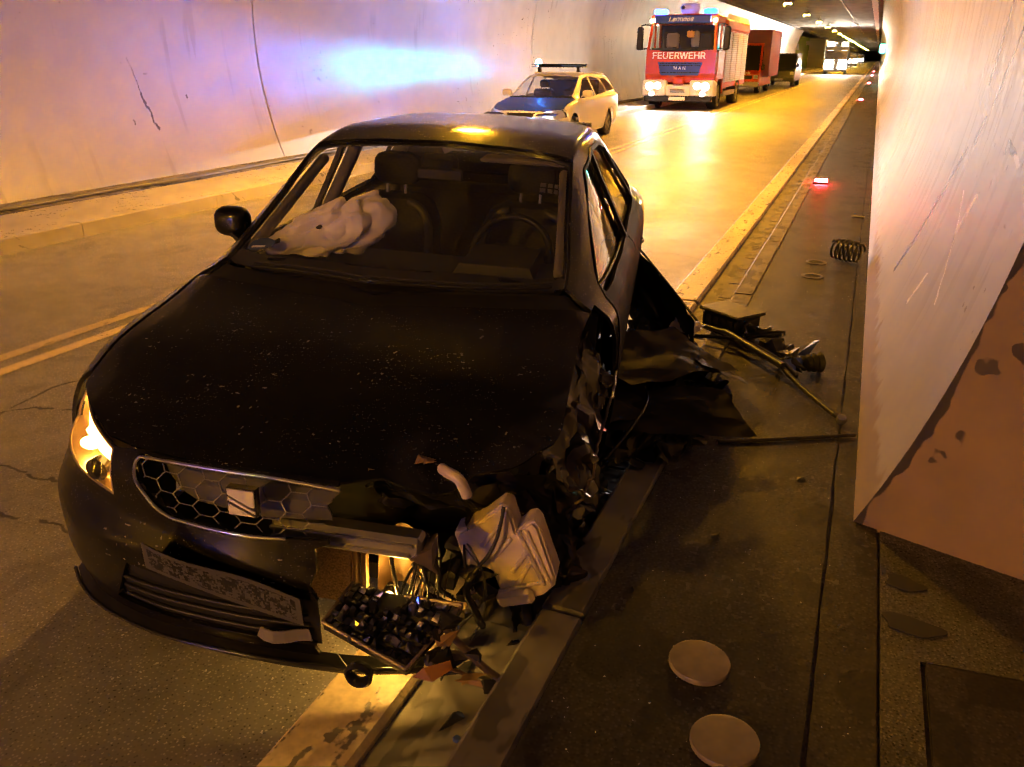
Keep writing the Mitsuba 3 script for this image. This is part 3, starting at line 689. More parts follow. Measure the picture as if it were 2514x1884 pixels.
HL = [(-.475, .570), (-.490, .692), (-.60, .712), (-.70, .728), (-.795, .742), (-.862, .665), (-.888, .590), (-.80, .582), (-.66, .574)]
GRILLE_P = [(-.385, .675), (-.372, .712), (-.2, .716), (0, .716), (.20, .712), (.235, .66), (.20, .62), (.225, .578), (0, .568), (-.22, .577), (-.29, .597)]
GRILLE = [(-.385, .675), (-.372, .712), (-.2, .716), (0, .716), (.30, .708), (.36, .69), (.285, .60), (.22, .575), (0, .568), (-.22, .577), (-.29, .597)]
INTAKE = [(-.48, .235), (-.40, .40), (.5, .40), (.5, .235)]
skin = Polygon([(-1.0, .20), (-.75, .185), (.45, .185), (.45, .76), (-.985, .76), (-1.0, .70)])
rag = [(.205, .15), (.185, .22), (.21, .27), (.19, .33), (.215, .39), (.185, .44), (.205, .49), (.195, .55), (.235, .565), (.24, .8), (.9, .8), (.9, .1), (.21, .1)]
arch_cut = None
top_line = [(-.93, .79), (-.80, .748), (-.70, .735), (-.49, .70), (-.39, .718), (0, .722), (.5, .715), (.5, .9), (-.93, .9)]
skin = skin.difference(fpoly(HL)).difference(fpoly(GRILLE)).difference(fpoly(INTAKE)).difference(fpoly(rag)).difference(fpoly(top_line))
C('bumper', patch(max(getattr(skin, 'geoms', [skin]), key=lambda g_: g_.area), fascia_off(0), .03, .03, .012), 'black_paint', smooth=35, label='black front bumper torn away on one side')
# hood
HOODS = shrink(HOOD.union(sbox(-.105, .99, .78, 1.2)), .004).intersection(sbox(-1, 0, 1, 1))
hood_r = patch(HOODS, ev(-1), .04, .04, .01, flip=True)
hood_l = patch(HOODS, ev(1), .04, .04, .01)
def crumple(v, seed=0):
    w = np.clip((v[:, 0] - .28) / .45, 0, 1) * np.clip((v[:, 1] - .05) / .4, 0, 1)
    n = np.stack([meshkit.fbm(v * 7 + 31 * k, 3, seed + k) - .5 for k in range(3)], 1)
    v = v + w[:, None] * n * [.10, .05, .13]
    v[:, 2] -= .05 * w; v[:, 0] -= .06 * w
    return v
full = affinity.scale(HOOD, 1, 1)
hood = trimesh.util.concatenate([hood_r, hood_l]); hood.merge_vertices(digits_vertex=5)
hood.vertices = crumple(hood.vertices)
hd = C('hood', hood, 'black_paint', smooth=40, label='black bonnet dusted with grit, crumpled at its front corner')
for s in (-1, 1):
    xs = np.linspace(-.15, .60, 24); ts = np.interp(xs, [-.15, .6], [.63, .74])
    p = L(xs, ts, s) + [0, 0, .003]; p = crumple(p)
    C('crease', tube(p, .006, 6), 'black_paint', hd, smooth=True)
cowl = [patch(COWL, lambda x, t: L(x, t, s_) - [0, 0, .018], .04, .04, .008, flip=s_ < 0) for s_ in (-1, 1)]
C('cowl_panel', cowl, 'plastic_black', smooth=40)
# windscreen: one pane with a dark border
glass = [patch(shrink(WS, .0), ev(s_), .05, .04, 0, flip=s_ < 0) for s_ in (-1, 1)]
gm = trimesh.util.concatenate(glass); gm.merge_vertices(digits_vertex=5)
ws = C('windscreen', gm, 'pane', smooth=True)
inner = Polygon([(-.47, .83), (-.40, .90), (-.335, 1.0), (-.335, 1.1), (-1.195, 1.1), (-1.195, 1.0), (-1.17, .93), (-1.10, .835)])
border = WS.difference(inner)
bm = [patch(border, lambda x, t: L(x, t, s_) - [0, 0, .004], .05, .04, .003, flip=s_ < 0) for s_ in (-1, 1)]
C('dark_border', bm, 'plastic_gloss', ws, smooth=40)
# body shell: everything of the half section that is not a panel, pane or opening
def half_shell(side):
    b = Polygon([(-3.36, .0), (.36, .0), (.36, .505), (-.34, .52), (-.345, 1.0), (-3.36, 1.0)])
    b = b.difference(WS).difference(HOOD).difference(COWL).difference(Polygon([(-.36, .5), (-.36, 1.01), (.9, 1.01), (.9, .5)]))
    for xz in ([*circle(-2.636, .31, .352)], [*circle(0, .31, .355)]):
        b = b.difference(L.poly(xz))
    for xz in (DOOR_F, DOOR_R, WIN_Q): b = b.difference(L.poly(xz))
    b = b.difference(Polygon([(-2.86, .76), (-2.80, 1.01), (-3.22, 1.01), (-3.22, .74)]))
    if side > 0: b = b.difference(Polygon([(-.42, -.1), (-.42, .52), (1, .52), (1, -.1)]))
    b = max(getattr(b, 'geoms', [b]), key=lambda g_: g_.area)
    return patch(b, ev(side), .06, .03, .015, flip=side < 0)
sh = trimesh.util.concatenate([half_shell(-1), half_shell(1)])
C('body_shell', sh, 'black_paint', smooth=35)
mat('matt_black', proc(lambda p, n, uv: mi.Color3f(0.010, 0.008, 0.007) * (0.4 + 1.6 * f3(p.x * 6, p.y * 6, p.z * 6, 3))), .6, specular=.1)  # matt copy of the black paint, keeps wall reflections off the torn side
def dent(m):
    v = m.vertices; w = np.clip((v[:, 0] + 2.6) / 1.6, .15, 1)
    v[:, 1] += w * .016 * (meshkit.fbm(np.c_[v[:, 0] * 5, v[:, 2] * 1.2, v[:, 1] * 0], 3, 5) - .55)
    return m
for side in (-1, 1):
    for nm, dr_, win in (('front_door', DOOR_F, WIN_F), ('rear_door', DOOR_R, WIN_R)):
        d = L.poly(dr_)
        if nm == 'rear_door': d = d.difference(L.poly(circle(-2.636, .31, .352)))
        m = patch(shrink(d.difference(L.poly(win)), .004), ev(side), .05, .025, .02, flip=side < 0)
        if side > 0: m = dent(m)
        k = C('door', m, 'black_paint' if side < 0 else 'matt_black', smooth=35, **({'label': 'battered black door on the side torn by the crash'} if side > 0 and nm == 'front_door' else {}))
        C('window', patch(L.poly(win), lambda x, t: L(x, t, side) - np.array([0, side * .008, 0]), .08, .04, 0, flip=side < 0), 'pane' if side < 0 else 'tinted_pane', k, smooth=True)  # panes of the torn side tinted to darken that side
        zt = np.array(win); x0 = zt[:, 0].min(); x1 = zt[:, 0].max()
        xs = np.linspace(x1, x0, 14); C('sill_trim', tube(L(xs, L.t_of(xs, np.full(14, .945)), side) + [0, side * .003, 0], .007, 6), 'plastic_black', k, smooth=True)
        if not (side > 0 and nm == 'front_door'):
            hx = -1.50 if nm == 'front_door' else -2.32
            hp = L(np.linspace(hx, hx + .19, 8), L.t_of(np.linspace(hx, hx + .19, 8), np.full(8, .80)), side) + np.array([0, side, 0]) * (np.sin(np.linspace(0, np.pi, 8)) * .03)[:, None]
            C('handle', tube(hp, .011, 8), 'black_paint', k, smooth=True)
    C('quarter_window', patch(L.poly(WIN_Q), lambda x, t: L(x, t, side) - np.array([0, side * .006, 0]), .08, .04, 0, flip=side < 0), 'pane', smooth=True)
rw_ = Polygon([(-2.86, .76), (-2.80, 1.0), (-3.22, 1.0), (-3.22, .74)])
C('rear_window', [patch(rw_, lambda x, t: L(x, t, s_) - [0, 0, .004], .06, .04, 0, flip=s_ < 0) for s_ in (-1, 1)], 'tinted_pane', smooth=True)
C('spoiler', hull([(-2.76, .50, 1.395), (-2.76, -.50, 1.395), (-2.95, .52, 1.385), (-2.95, -.52, 1.385), (-2.95, .52, 1.36), (-2.95, -.52, 1.36), (-2.76, .5, 1.37), (-2.76, -.5, 1.37)]), 'black_paint')
for s in (-1, 1):
    tl = L.poly([(-3.02, .72), (-3.00, .90), (-3.30, .93), (-3.33, .75)])
    C('tail_light', patch(tl, lambda x, t: L(x, t, s) + np.array([0, s * .006, 0]), .05, .03, .012, flip=s < 0), mat('red_lens', (.30, .006, .010), 0.12, specular=0.6) if 'red_lens' not in scene else 'red_lens', smooth=35)
C('rear_plate_panel', hull([(x, y, z) for x in (-3.37, -3.29) for y, z in ((-.66, .32), (.66, .32), (-.66, .80), (.66, .80), (-.45, .955), (.45, .955))]), 'black_paint')
# right front fender (whole) has been part of the shell; wheels
for (x, y, s) in ((0, -.775, -1), (-2.636, -.775, -1), (-2.636, .775, 1)):
    add_wheel(car, x, y, .316 + (.0 if s < 0 else .062), s, CW)
# floor, firewall, arch liners
C('floor_pan', box(-3.2, -.35, -.74, .74, .21, .27), 'joint_dark')
C('firewall', [box(-.40, -.34, -.72, .70, .25, .86), box(-.46, -.40, -.80, .83, .22, .88)], 'joint_dark')
C('inner_wing', [hull([(-.42, .70, .25), (-.42, .78, .25), (-.42, .70, .86), (-.42, .78, .86), (.30, .60, .30), (.30, .66, .30), (.30, .60, .74), (.30, .66, .74)])], 'joint_dark')
C('engine_bay_tray', box(-.34, .50, -.60, .50, .20, .26), 'joint_dark')
def lump(seed, x0, x1, y0, y1, z0, z1, n=2):
    m = trimesh.creation.icosphere(subdivisions=3); v = m.vertices; v = np.sign(v) * np.abs(v) ** .45
    v += .25 * np.stack([meshkit.fbm(v * 2.2 + 9 * k, 3, seed + k) - .5 for k in range(3)], 1)
    m.vertices = v / np.abs(v).max(0) * [(x1 - x0) / 2, (y1 - y0) / 2, (z1 - z0) / 2] + [(x0 + x1) / 2, (y0 + y1) / 2, (z0 + z1) / 2]
    return m
C('engine_block', [lump(3, -.30, .42, -.55, .40, .26, .70), lump(9, -.30, .35, .25, .62, .26, .66)], 'steel_dark' if False else 'plastic_black', smooth=30)
C('wheel_liner', patch(sbox(-.36, .0, .36, .86), lambda a, r: np.stack([.37 * np.sin(a * 4.3), -.55 - r * .36, .31 + .37 * np.cos(a * 4.3)], 1), .06, .2, .005), 'plastic_black', smooth=40)
# grille
gm_ = fpoly(GRILLE_P)
gr = C('grille', patch(gm_, fascia_off(-.10), .04, .03, .006), mat('core_metal', .07, .8), label='dark honeycomb grille in a thin chrome frame')
frame = [(-.225, .577), (-.285, .594), (-.33, .628), (-.372, .665), (-.380, .690), (-.368, .706), (-.2, .712), (0, .712), (.245, .702)]
C('chrome_frame', tube(np.vstack([fline(frame, .004, 70)]), .0052, 7), 'chrome', gr, smooth=True)
C('chrome_frame', tube(fline([(-.225, .577), (-.1, .571), (.0, .570), (.115, .575)], .004, 30), .0052, 7), 'chrome', gr, smooth=True)
hexes = []
hw, hh = .084, .044
for c_ in range(-8, 6):
    for r_ in range(-1, 5):
        cy, cz_ = c_ * hw * .78, .572 + hh * (r_ + (.5 if c_ % 2 else 0))
        ring = [(cy + a * hw, cz_ + b * hh) for a, b in ((-.52, 0), (-.26, .5), (.26, .5), (.52, 0), (.26, -.5))]
        for a_, b_ in zip(ring[:-1], ring[1:]):
            q = shapely.LineString([a_, b_]).intersection(Polygon(GRILLE).buffer(-.004))
            if q.is_empty or q.geom_type != 'LineString': continue
            co = np.array(q.segmentize(.03).coords)
            if co[:, 0].max() > .22: continue
            hexes.append(tube(fascia_off(-.016)(s_of(co[:, 0], co[:, 1]), co[:, 1]), .0019, 4))
C('honeycomb', hexes, mat('grille_bar', 0.16, 0.4, 0.4), gr)
# emblem: split chrome S in a square
eb = C('emblem', prism(sbox(-.052, .620, .031, .706), .835, .856, 'yz'), 'plastic_black', gr)
mat('pale_chrome', .85, .3, .95)
for poly in ([(-.049, .703), (.028, .703), (.028, .654), (.014, .653), (-.049, .686)], [(-.049, .679), (.028, .641), (.028, .632), (-.049, .668)], [(-.049, .660), (.028, .624), (-.049, .624)]):
    C('emblem_bar', prism(Polygon(poly), .857, .863, 'yz'), 'pale_chrome', gr)
# number plate: pixelated print, hanging askew
def plate_print(p, n, uv):
    a = cell_rand(dr.floor(uv.x * 90), dr.floor(uv.y * 18), 3); b = cell_rand(dr.floor(uv.x * 30), dr.floor(uv.y * 6), 8)
    band = smoothstep(0.12, 0.16, uv.y) * smoothstep(0.88, 0.84, uv.y) * smoothstep(0.03, 0.04, uv.x) * smoothstep(0.97, 0.96, uv.x)
    v = 0.06 - 0.045 * band * smoothstep(0.38, 0.62, 0.5 * a + 0.5 * b)
    return mi.Color3f(v, v * 0.98, v * 0.98)
mat('plate_print', proc(plate_print), 0.4)
def grid_uv(P, nu, nv):
    """P (nu, nv, 3) -> mesh and uv"""
    i, j = np.meshgrid(np.arange(nu - 1), np.arange(nv - 1), indexing='ij'); a = i * nv + j
    q = np.stack([a, a + nv, a + nv + 1, a + 1], -1).reshape(-1, 4)
    U, V = np.meshgrid(np.linspace(0, 1, nu), np.linspace(0, 1, nv), indexing='ij')
    return trimesh.Trimesh(P.reshape(-1, 3), np.vstack([q[:, [0, 1, 2]], q[:, [0, 2, 3]]]), process=False), np.stack([U, V], -1).reshape(-1, 2)
u_, v_ = np.meshgrid(np.linspace(0, 1, 20), np.linspace(0, 1, 5), indexing='ij')
cor = np.array([[.900, -.302, .430], [.905, .172, .322], [.932, .182, .440], [.926, -.285, .536]])
Pp = ((1 - u_) * (1 - v_))[..., None] * cor[0] + (u_ * (1 - v_))[..., None] * cor[1] + (u_ * v_)[..., None] * cor[2] + ((1 - u_) * v_)[..., None] * cor[3]
Pp[..., 0] += .012 + .010 * np.sin(u_ * 7) * v_ - .03 * (u_ - .5) ** 2
pm, puv = grid_uv(Pp, 20, 5)
key = C('number_plate', pm, 'plate_print', uv=puv, label='bent number plate with blurred print hanging askew')
back = Pp.copy(); back[..., 0] -= .004; pb, _ = grid_uv(back, 20, 5); pb.invert(); C('plate_holder', pb, 'plastic_black', key)
# lower intake, fins, splitter
C('intake_mesh', patch(fpoly([(-.50, .22), (-.42, .41), (.20, .41), (.20, .22)]), fascia_off(-.018), .04, .03, .004), 'plastic_black')
for z in (.26, .295, .33): C('intake_fin', tube(fline([(-.44, z), (-.2, z), (.17, z)], -.008, 16), .006, 6), 'plastic_black', smooth=True)
lip = [patch(Polygon([(-1, -.02), (.62, -.02), (.62, .05), (-1, .05)]), lambda s, w: fascia_off(.0)(s * .72 + (.0), np.full(len(s), .185) - .02 * np.clip(s, 0, 1)) + np.c_[w * .7, w * 0, -w * .25 - .012 * np.sin(np.clip(s + .2, 0, 2) * 2)], .04, .035, .012)]
C('splitter', lip, 'plastic_gloss', smooth=35, label='glossy black lip under the bumper, hanging to the ground')
C('splitter_rim', tube(fascia_off(.038)(np.linspace(-.70, .44, 60), np.full(60, .182) - .018 * np.clip(np.linspace(-1, .62, 60), 0, 1)), .006, 6), 'plastic_gloss', smooth=True)
C('torn_trim', patch(Polygon([(0, 0), (.16, .01), (.15, .05), (.02, .045)]), lambda u, v: np.stack([.90 + .02 * np.sin(u * 30), .02 + u, .25 + v - .1 * u], 1), .03, .03, .004), 'trim_light')
# lit headlight
hl = fpoly(HL)
h = C('headlight', patch(hl, fascia_off(-.004), .03, .03, 0), 'pane', smooth=True, label='lit amber headlight')
C('housing', patch(hl, fascia_off(-.075), .03, .03, .01), mat('amber_reflector', (.75, .58, .34), 0.28, 0.9), h, smooth=40)
ring = np.array(hl.exterior.segmentize(.02).coords)
C('chrome_rim', tube(fascia_off(-.002)(ring[:, 0], ring[:, 1]), .0045, 6), mat('amber_trim', (.62, .50, .33), 0.2, 0.9), h, smooth=True)
w0, w1 = fascia_off(-.006)(ring[:, 0], ring[:, 1]), fascia_off(-.074)(ring[:, 0], ring[:, 1])
wv = np.stack([w0, w1], 1); wm, _ = grid_uv(wv, len(wv), 2); C('bezel', wm, 'amber_reflector', h, smooth=40)
C('daylight_strip', [patch(fpoly([(-.695, .672), (-.80, .735), (-.735, .728), (-.62, .70), (-.60, .69)]).buffer(-.004), fascia_off(-.022), .03, .03, .01),
   patch(fpoly([(-.497, .640), (-.500, .684), (-.60, .704), (-.66, .712), (-.72, .652), (-.66, .655), (-.58, .645)]).buffer(-.003), fascia_off(-.022), .03, .03, .01)], 'lamp_housing', h, emitter=emit(BULB, 2.2, .4))
bl = trimesh.creation.icosphere(subdivisions=2, radius=.026); bl.apply_scale([1, 1.3, .8]); bl.apply_translation([.585, -.675, .620])
C('indicator_bulb', bl, 'lamp_housing', h, emitter=emit(BULB, 6, .3))
C('projector', lathe([(.036, 0), (.036, .03), (.028, .035), (.0005, .048)], 'x', 24).apply_translation([.69, -.56, .61]), 'plastic_gloss', h, smooth=40)
# mirrors, wipers
mm = trimesh.creation.icosphere(subdivisions=3); vv = mm.vertices; vv = np.sign(vv) * np.abs(vv) ** .7 * [.06, .082, .068]; vv[:, 0] *= 1 - .25 * (vv[:, 0] < 0); mm.vertices = vv + [-.79, -.885, 1.045]
mk = C('mirror', mm, 'black_paint', smooth=True)
C('arm', hull([(-.78, -.80, .945), (-.70, -.80, .945), (-.78, -.80, .975), (-.70, -.80, .975), (-.80, -.88, .99), (-.74, -.88, .99), (-.8, -.88, 1.01), (-.74, -.88, 1.01)]), 'plastic_black', mk)
def wiper(xt, n0):
    x, t, s = zip(*xt); return np.array([L(np.array([a]), np.array([b]), c)[0] + [0, 0, .02] for a, b, c in xt])
for pts in ([(-.30, .86, -1), (-.27, .925, -1), (-.225, .99, -1)], [(-.235, .985, -1), (-.255, .935, 1), (-.32, .87, 1), (-.36, .84, 1)]):
    p = spline(wiper(pts, 0), 20); k = C('wiper', tube(p, np.linspace(.009, .006, 20), 6), 'plastic_gloss', smooth=True); C('blade', tube(p + [-.02, 0, .012], .005, 5), 'rubber', k, smooth=True)
# interior
C('dashboard', trimesh.util.concatenate([hull([(-.42, -.66, .93), (-.42, .66, .93), (-.36, -.62, .90), (-.36, .62, .90), (-.85, -.72, .96), (-.85, .72, .96), (-.95, -.72, .90), (-.95, .72, .90), (-.95, -.72, .6), (-.95, .72, .6), (-.45, -.6, .6), (-.45, .6, .6)]), hull([(-.62, .22, .99), (-.62, .52, .99), (-.95, .22, 1.0), (-.95, .52, 1.0), (-.6, .2, .95), (-.6, .54, .95), (-.97, .2, .9), (-.97, .54, .9)])]), mat('dash_skin', 0.02, 0.6), smooth=25)
sw_a = np.linspace(0, 2 * np.pi, 33)
swm = np.stack([0 * sw_a, .185 * np.cos(sw_a), .185 * np.sin(sw_a)], 1) @ trimesh.transformations.rotation_matrix(math.radians(-25), [0, 1, 0])[:3, :3].T + [-1.06, .36, .93]
sk = C('steering_wheel', tube(swm, .016, 8, caps=False), 'plastic_black', smooth=True)
C('hub', hull([(-1.03, .36 + a, .93 + b) for a, b in ((-.08, -.05), (.08, -.05), (.08, .06), (-.08, .06))] + [(-.98, .36 + a, .90 + b) for a, b in ((-.06, -.04), (.06, -.04), (.06, .04), (-.06, .04))]), 'plastic_black', sk)
C('spokes', [hull([(-1.05, .36 + s * .06, .93), (-1.05, .36 + s * .06, .90), (-1.06, .36 + s * .185, .95), (-1.06, .36 + s * .185, .925), (-1.03, .36 + s * .1, .92)]) for s in (-1, 1)], 'plastic_black', sk)
def seat(y, x):
    sil = [(-.22, .55), (-.255, .75), (-.25, .95), (-.20, 1.05), (-.12, 1.09), (.12, 1.09), (.20, 1.05), (.25, .95), (.255, .75), (.22, .55)]
    back = []
    for dx, sc in ((0, .92), (.05, 1.0), (.12, 1.0), (.17, .9)):
        for a, b in sil: back.append((x - .35 * (b - .55) - dx, y + a * sc, b if b < 1 else b - .02 * (sc < 1)))
    k = C('seat', trimesh.util.concatenate([hull(back), hull([(x + .05, y + a, .42 + b) for a in (-.25, .25) for b in (0, .14)] + [(x + .5, y + a, .44 + b) for a in (-.24, .24) for b in (0, .14)])]), 'seat_cloth', smooth=30)
    for s in (-1, 1):
        p = spline([(x + .01 - .35 * (b - .55), y + s * a, b) for a, b in ((.20, .58), (.225, .75), (.215, .92), (.165, 1.03), (.09, 1.06))], 24)
        C('bolster', tube(p, .024, 8), 'seat_bolster', k, smooth=True)
        C('headrest_post', cyl([x - .245, y + s * .05, 1.05], [x - .27, y + s * .05, 1.16], .007, 8), 'chrome', k)
    hr = trimesh.creation.icosphere(subdivisions=3); q = hr.vertices; q = np.sign(q) * np.abs(q) ** .6 * [.05, .125, .085]; hr.vertices = q + [x - .285, y, 1.215]
    C('headrest', hr, 'seat_cloth', k, smooth=True)
seat(-.36, -1.30); seat(.36, -1.30)
rb = C('rear_bench', trimesh.util.concatenate([bbox(-2.55, -2.38, -.62, .62, .45, 1.02, .04), bbox(-2.4, -1.95, -.62, .62, .35, .52, .04)]), 'seat_cloth')
for y in (-.38, .38): C('headrest', bbox(-2.53, -2.44, y - .12, y + .12, 1.03, 1.18, .03), 'seat_cloth', rb)
for s in (-1, 1):
    x_, t_ = np.array([-.50, -.80, -1.12]), np.array([.74, .74, .735])
    ap = L(x_, t_, s) - np.array([.02, s * .05, .01]); C('pillar_trim', tube(spline(ap, 14), .024, 8), 'trim_light', smooth=True)
    bp = L(np.full(6, -1.62), np.linspace(.50, .74, 6), s) - np.array([0, s * .055, 0]); C('pillar_trim', tube(bp, .036, 8), 'trim_light', smooth=True)
    cp = L(np.linspace(-2.50, -2.42, 6), np.linspace(.52, .72, 6), s) - np.array([0, s * .06, 0]); C('pillar_trim', tube(cp, .045, 8), 'trim_cloth', smooth=True)
    C('door_card', patch(L.poly([(-.65, .45), (-.65, .90), (-2.4, .93), (-2.25, .45)]), lambda x, t: L(x, t, s) - np.array([0, s * .07, 0]), .1, .05, .01, flip=s < 0), 'dash_skin', smooth=40)
hlp = Polygon([(-1.20, .80), (-1.28, 1.0), (-2.8, 1.0), (-2.8, .80)])
C('headliner', [patch(hlp, lambda x, t: L(x, t, s_) - [0, 0, .03], .1, .05, .005, flip=s_ < 0) for s_ in (-1, 1)], 'trim_light', smooth=40)
C('sun_visor', bbox(-1.30, -1.14, .18, .58, 1.335, 1.355, .008), 'trim_light')
C('rear_view_mirror', bbox(-1.12, -1.10, -.11, .11, 1.24, 1.30, .01), 'plastic_black')
# airbag: crumpled cloth spilling over the dashboard
am = trimesh.creation.icosphere(subdivisions=5); d_ = am.vertices.copy()
q = d_ * [1.1, 1.5, 1.1]
rid = lambda f, sd: np.abs(meshkit.fbm(q * f + sd, 2, int(sd)) - .5) * 2
rr_ = .80 + .34 * np.abs(d_[:, 1]) ** 2 - .42 * np.maximum(0, .40 - rid(1.1, 3)) - .22 * np.maximum(0, .32 - rid(1.9, 8)) + .10 * (meshkit.fbm(q * 1.2 + 4, 3, 6) - .5)
P_ = np.sign(d_) * np.abs(d_) ** .8 * rr_[:, None] * [.17, .285, .15]
P_[:, 2] *= 1 + .35 * np.clip(P_[:, 1] / .28, -1, 1)
P_ += [-.68, -.40, 1.055 + .0]; P_[:, 2] += .10 * np.clip((P_[:, 1] + .40) / .28, -1, 1); P_[:, 2] = np.maximum(P_[:, 2], .965 + .01 * meshkit.fbm(P_ * 20, 2, 3))
am.vertices = P_
ak = C('airbag', am, mat('airbag_cloth', (.62, .60, .60), 0.85), smooth=45, label='crumpled white airbag cloth on the dashboard')
tri = am.triangles_center; nrm_ = am.face_normals
for yz in ((-.56, 1.03), (-.38, 1.10)):
    cand = np.where(nrm_[:, 0] > .2)[0]; fi = cand[np.argmin(np.abs(tri[cand, 1] - yz[0]) + np.abs(tri[cand, 2] - yz[1]))]
    c, nn = tri[fi], nrm_[fi]; e1 = np.cross(nn, [0, 0, 1.0]); e1 /= np.linalg.norm(e1); e2 = np.cross(nn, e1); aa = np.linspace(0, 2 * np.pi, 17)[:-1]
    C('vent_hole', hull([c + nn * h_ + .014 * (np.cos(t) * e1 + np.sin(t) * e2) for t in aa for h_ in (-.004, .006)]), 'joint_dark', ak)
# windscreen stickers
sx = L(np.array([-.47]), np.array([.865]), -1)[0]
def on_glass(poly, side, off):  # poly in (x, t)
    return patch(poly, lambda x, t: L(x, t, side) - [0, 0, off], .02, .01, .0008, flip=side < 0)
C('round_sticker', on_glass(affinity.scale(shapely.Point(-.485, .872).buffer(.042), 1, .5), -1, .002), mat('sticker_blue', (.03, .06, .16), 0.5), ws)
C('sticker_print', on_glass(Polygon([(-.475, .861), (-.475, .883), (-.462, .883), (-.462, .861)]), -1, .0005), mat('sticker_white', 0.6, 0.6), ws)
C('toll_sticker', [on_glass(sbox(-.95 - i * .03, .862 + j * .011, -.95 - i * .03 + .022, .870 + j * .011), 1, .002) for i in range(2) for j in range(3)], mat('sticker_grey', 0.09, 0.6), ws)

# ------------------------------------------------------------------ torn corner of the wreck
def fins(p, n, uv):
    a = noise(p.x * 260, p.y * 260, p.z * 200)
    return mi.Color3f(0.30, 0.19, 0.11) * (0.4 + 0.9 * a)
mat('radiator_fins', proc(fins), 0.45, 0.4, bump=lambda p, n, uv: noise(p.x * 220, p.y * 220, p.z * 170), bscale=0.004, eps=1e-3)
mat('tan_plastic', (0.26, 0.16, 0.07), 0.4)
mat('pale_plastic', proc(lambda p, n, uv: mi.Color3f(0.62, 0.55, 0.50) * (0.72 + 0.5 * f3(p.x * 18, p.y * 18, p.z * 18, 3))), 0.38, specular=0.5)
mat('torn_metal', proc(lambda p, n, uv: mi.Color3f(0.13, 0.10, 0.085) * (0.4 + 1.1 * f3(p.x * 14, p.y * 14, p.z * 14, 3))), 0.35, 0.3)
bb = C('bumper_beam', [bbox(.70, .77, .02, .47, .485, .560, .012), bbox(.765, .78, .02, .44, .500, .515, .004), bbox(.765, .78, .02, .45, .532, .546, .004)], 'steel', label='bare metal bumper beam exposed by the crash')
C('bracket', hull([(.70, .44, .50), (.78, .44, .50), (.70, .50, .49), (.77, .505, .47), (.70, .50, .55), (.77, .50, .54)]), 'torn_metal', bb)
rd = C('radiator', box(.655, .68, .06, .222, .235, .425), 'radiator_fins', label='brown radiator core showing behind the torn bumper')
C('end_tank', cyl([.672, .238, .235], [.672, .238, .425], .011, 12), 'tan_plastic', rd, smooth=True)
C('end_tank', bbox(.66, .682, .255, .275, .235, .425, .004), 'tan_plastic', rd)
# inner liner panel glowing in the light of the loose bulb
pu, pv = np.meshgrid(np.linspace(0, 1, 14), np.linspace(0, 1, 10), indexing='ij')
lp = np.stack([.60 - .05 * np.sin(pu * 3.1) - .03 * pv, .275 + .15 * pu, .215 + .20 * pv + .03 * np.sin(pu * 4)], -1)
lm, _ = grid_uv(lp, 14, 10)
C('inner_panel', lm, 'tan_plastic', smooth=True)
C('inner_panel', hull([(.63, .385, .24), (.66, .395, .24), (.63, .40, .345), (.655, .405, .345), (.64, .43, .25), (.66, .43, .25), (.64, .425, .335), (.66, .425, .335)]), 'pale_plastic')
lb_ = C('bulb_holder', [cyl([.63, .33, .262], [.66, .335, .268], .016, 12), cyl([.60, .325, .25], [.63, .33, .262], .022, 12)], 'plastic_black', label='loose lamp bulb burning inside the torn corner')
bm_ = trimesh.creation.icosphere(subdivisions=2, radius=.015); bm_.apply_translation([.675, .34, .272])
C('bulb', bm_, 'lamp_housing', lb_, emitter=emit(BULB, 75, .6))
for pts, r in (([(.66, .345, .41), (.67, .36, .33), (.66, .37, .26)], .006), ([(.70, .42, .47), (.68, .45, .40), (.69, .46, .36)], .007), ([(.70, .47, .47), (.69, .50, .40), (.66, .49, .33), (.63, .52, .28)], .008)):
    C('wire', tube(spline(pts, 14), r, 6), 'cable_black', smooth=True)
rw9 = np.random.default_rng(91)
for k in range(16):
    a_ = np.array([rw9.uniform(.50, .74), rw9.uniform(.42, .56), rw9.uniform(.28, .46)]); b_ = a_ + [rw9.uniform(-.02, .14), rw9.uniform(-.08, .06), rw9.uniform(-.34, -.12)]; b_[2] = max(b_[2], .10)
    m_ = (a_ + b_) / 2 + rw9.normal(0, .05, 3)
    C('wire', tube(spline([a_, m_, b_], 14), rw9.uniform(.002, .006), 5), 'cable_black', smooth=True)
for k in range(12):
    o = np.array([rw9.uniform(.50, .66), rw9.uniform(.42, .62), rw9.uniform(.16, .42)])
    C('broken_plastic', hull(o + rw9.normal(0, .022, (7, 3)) * [.8, 1.4, 1]), ['plastic_black', 'wreck_plastic'][k % 3 == 2] if 'wreck_plastic' in scene else mat('wreck_plastic', .05, .4))
C('torn_bracket', hull([(.70, .455, .465), (.715, .46, .44), (.70, .49, .445), (.69, .495, .41), (.70, .505, .40), (.71, .48, .455)]), 'torn_metal')
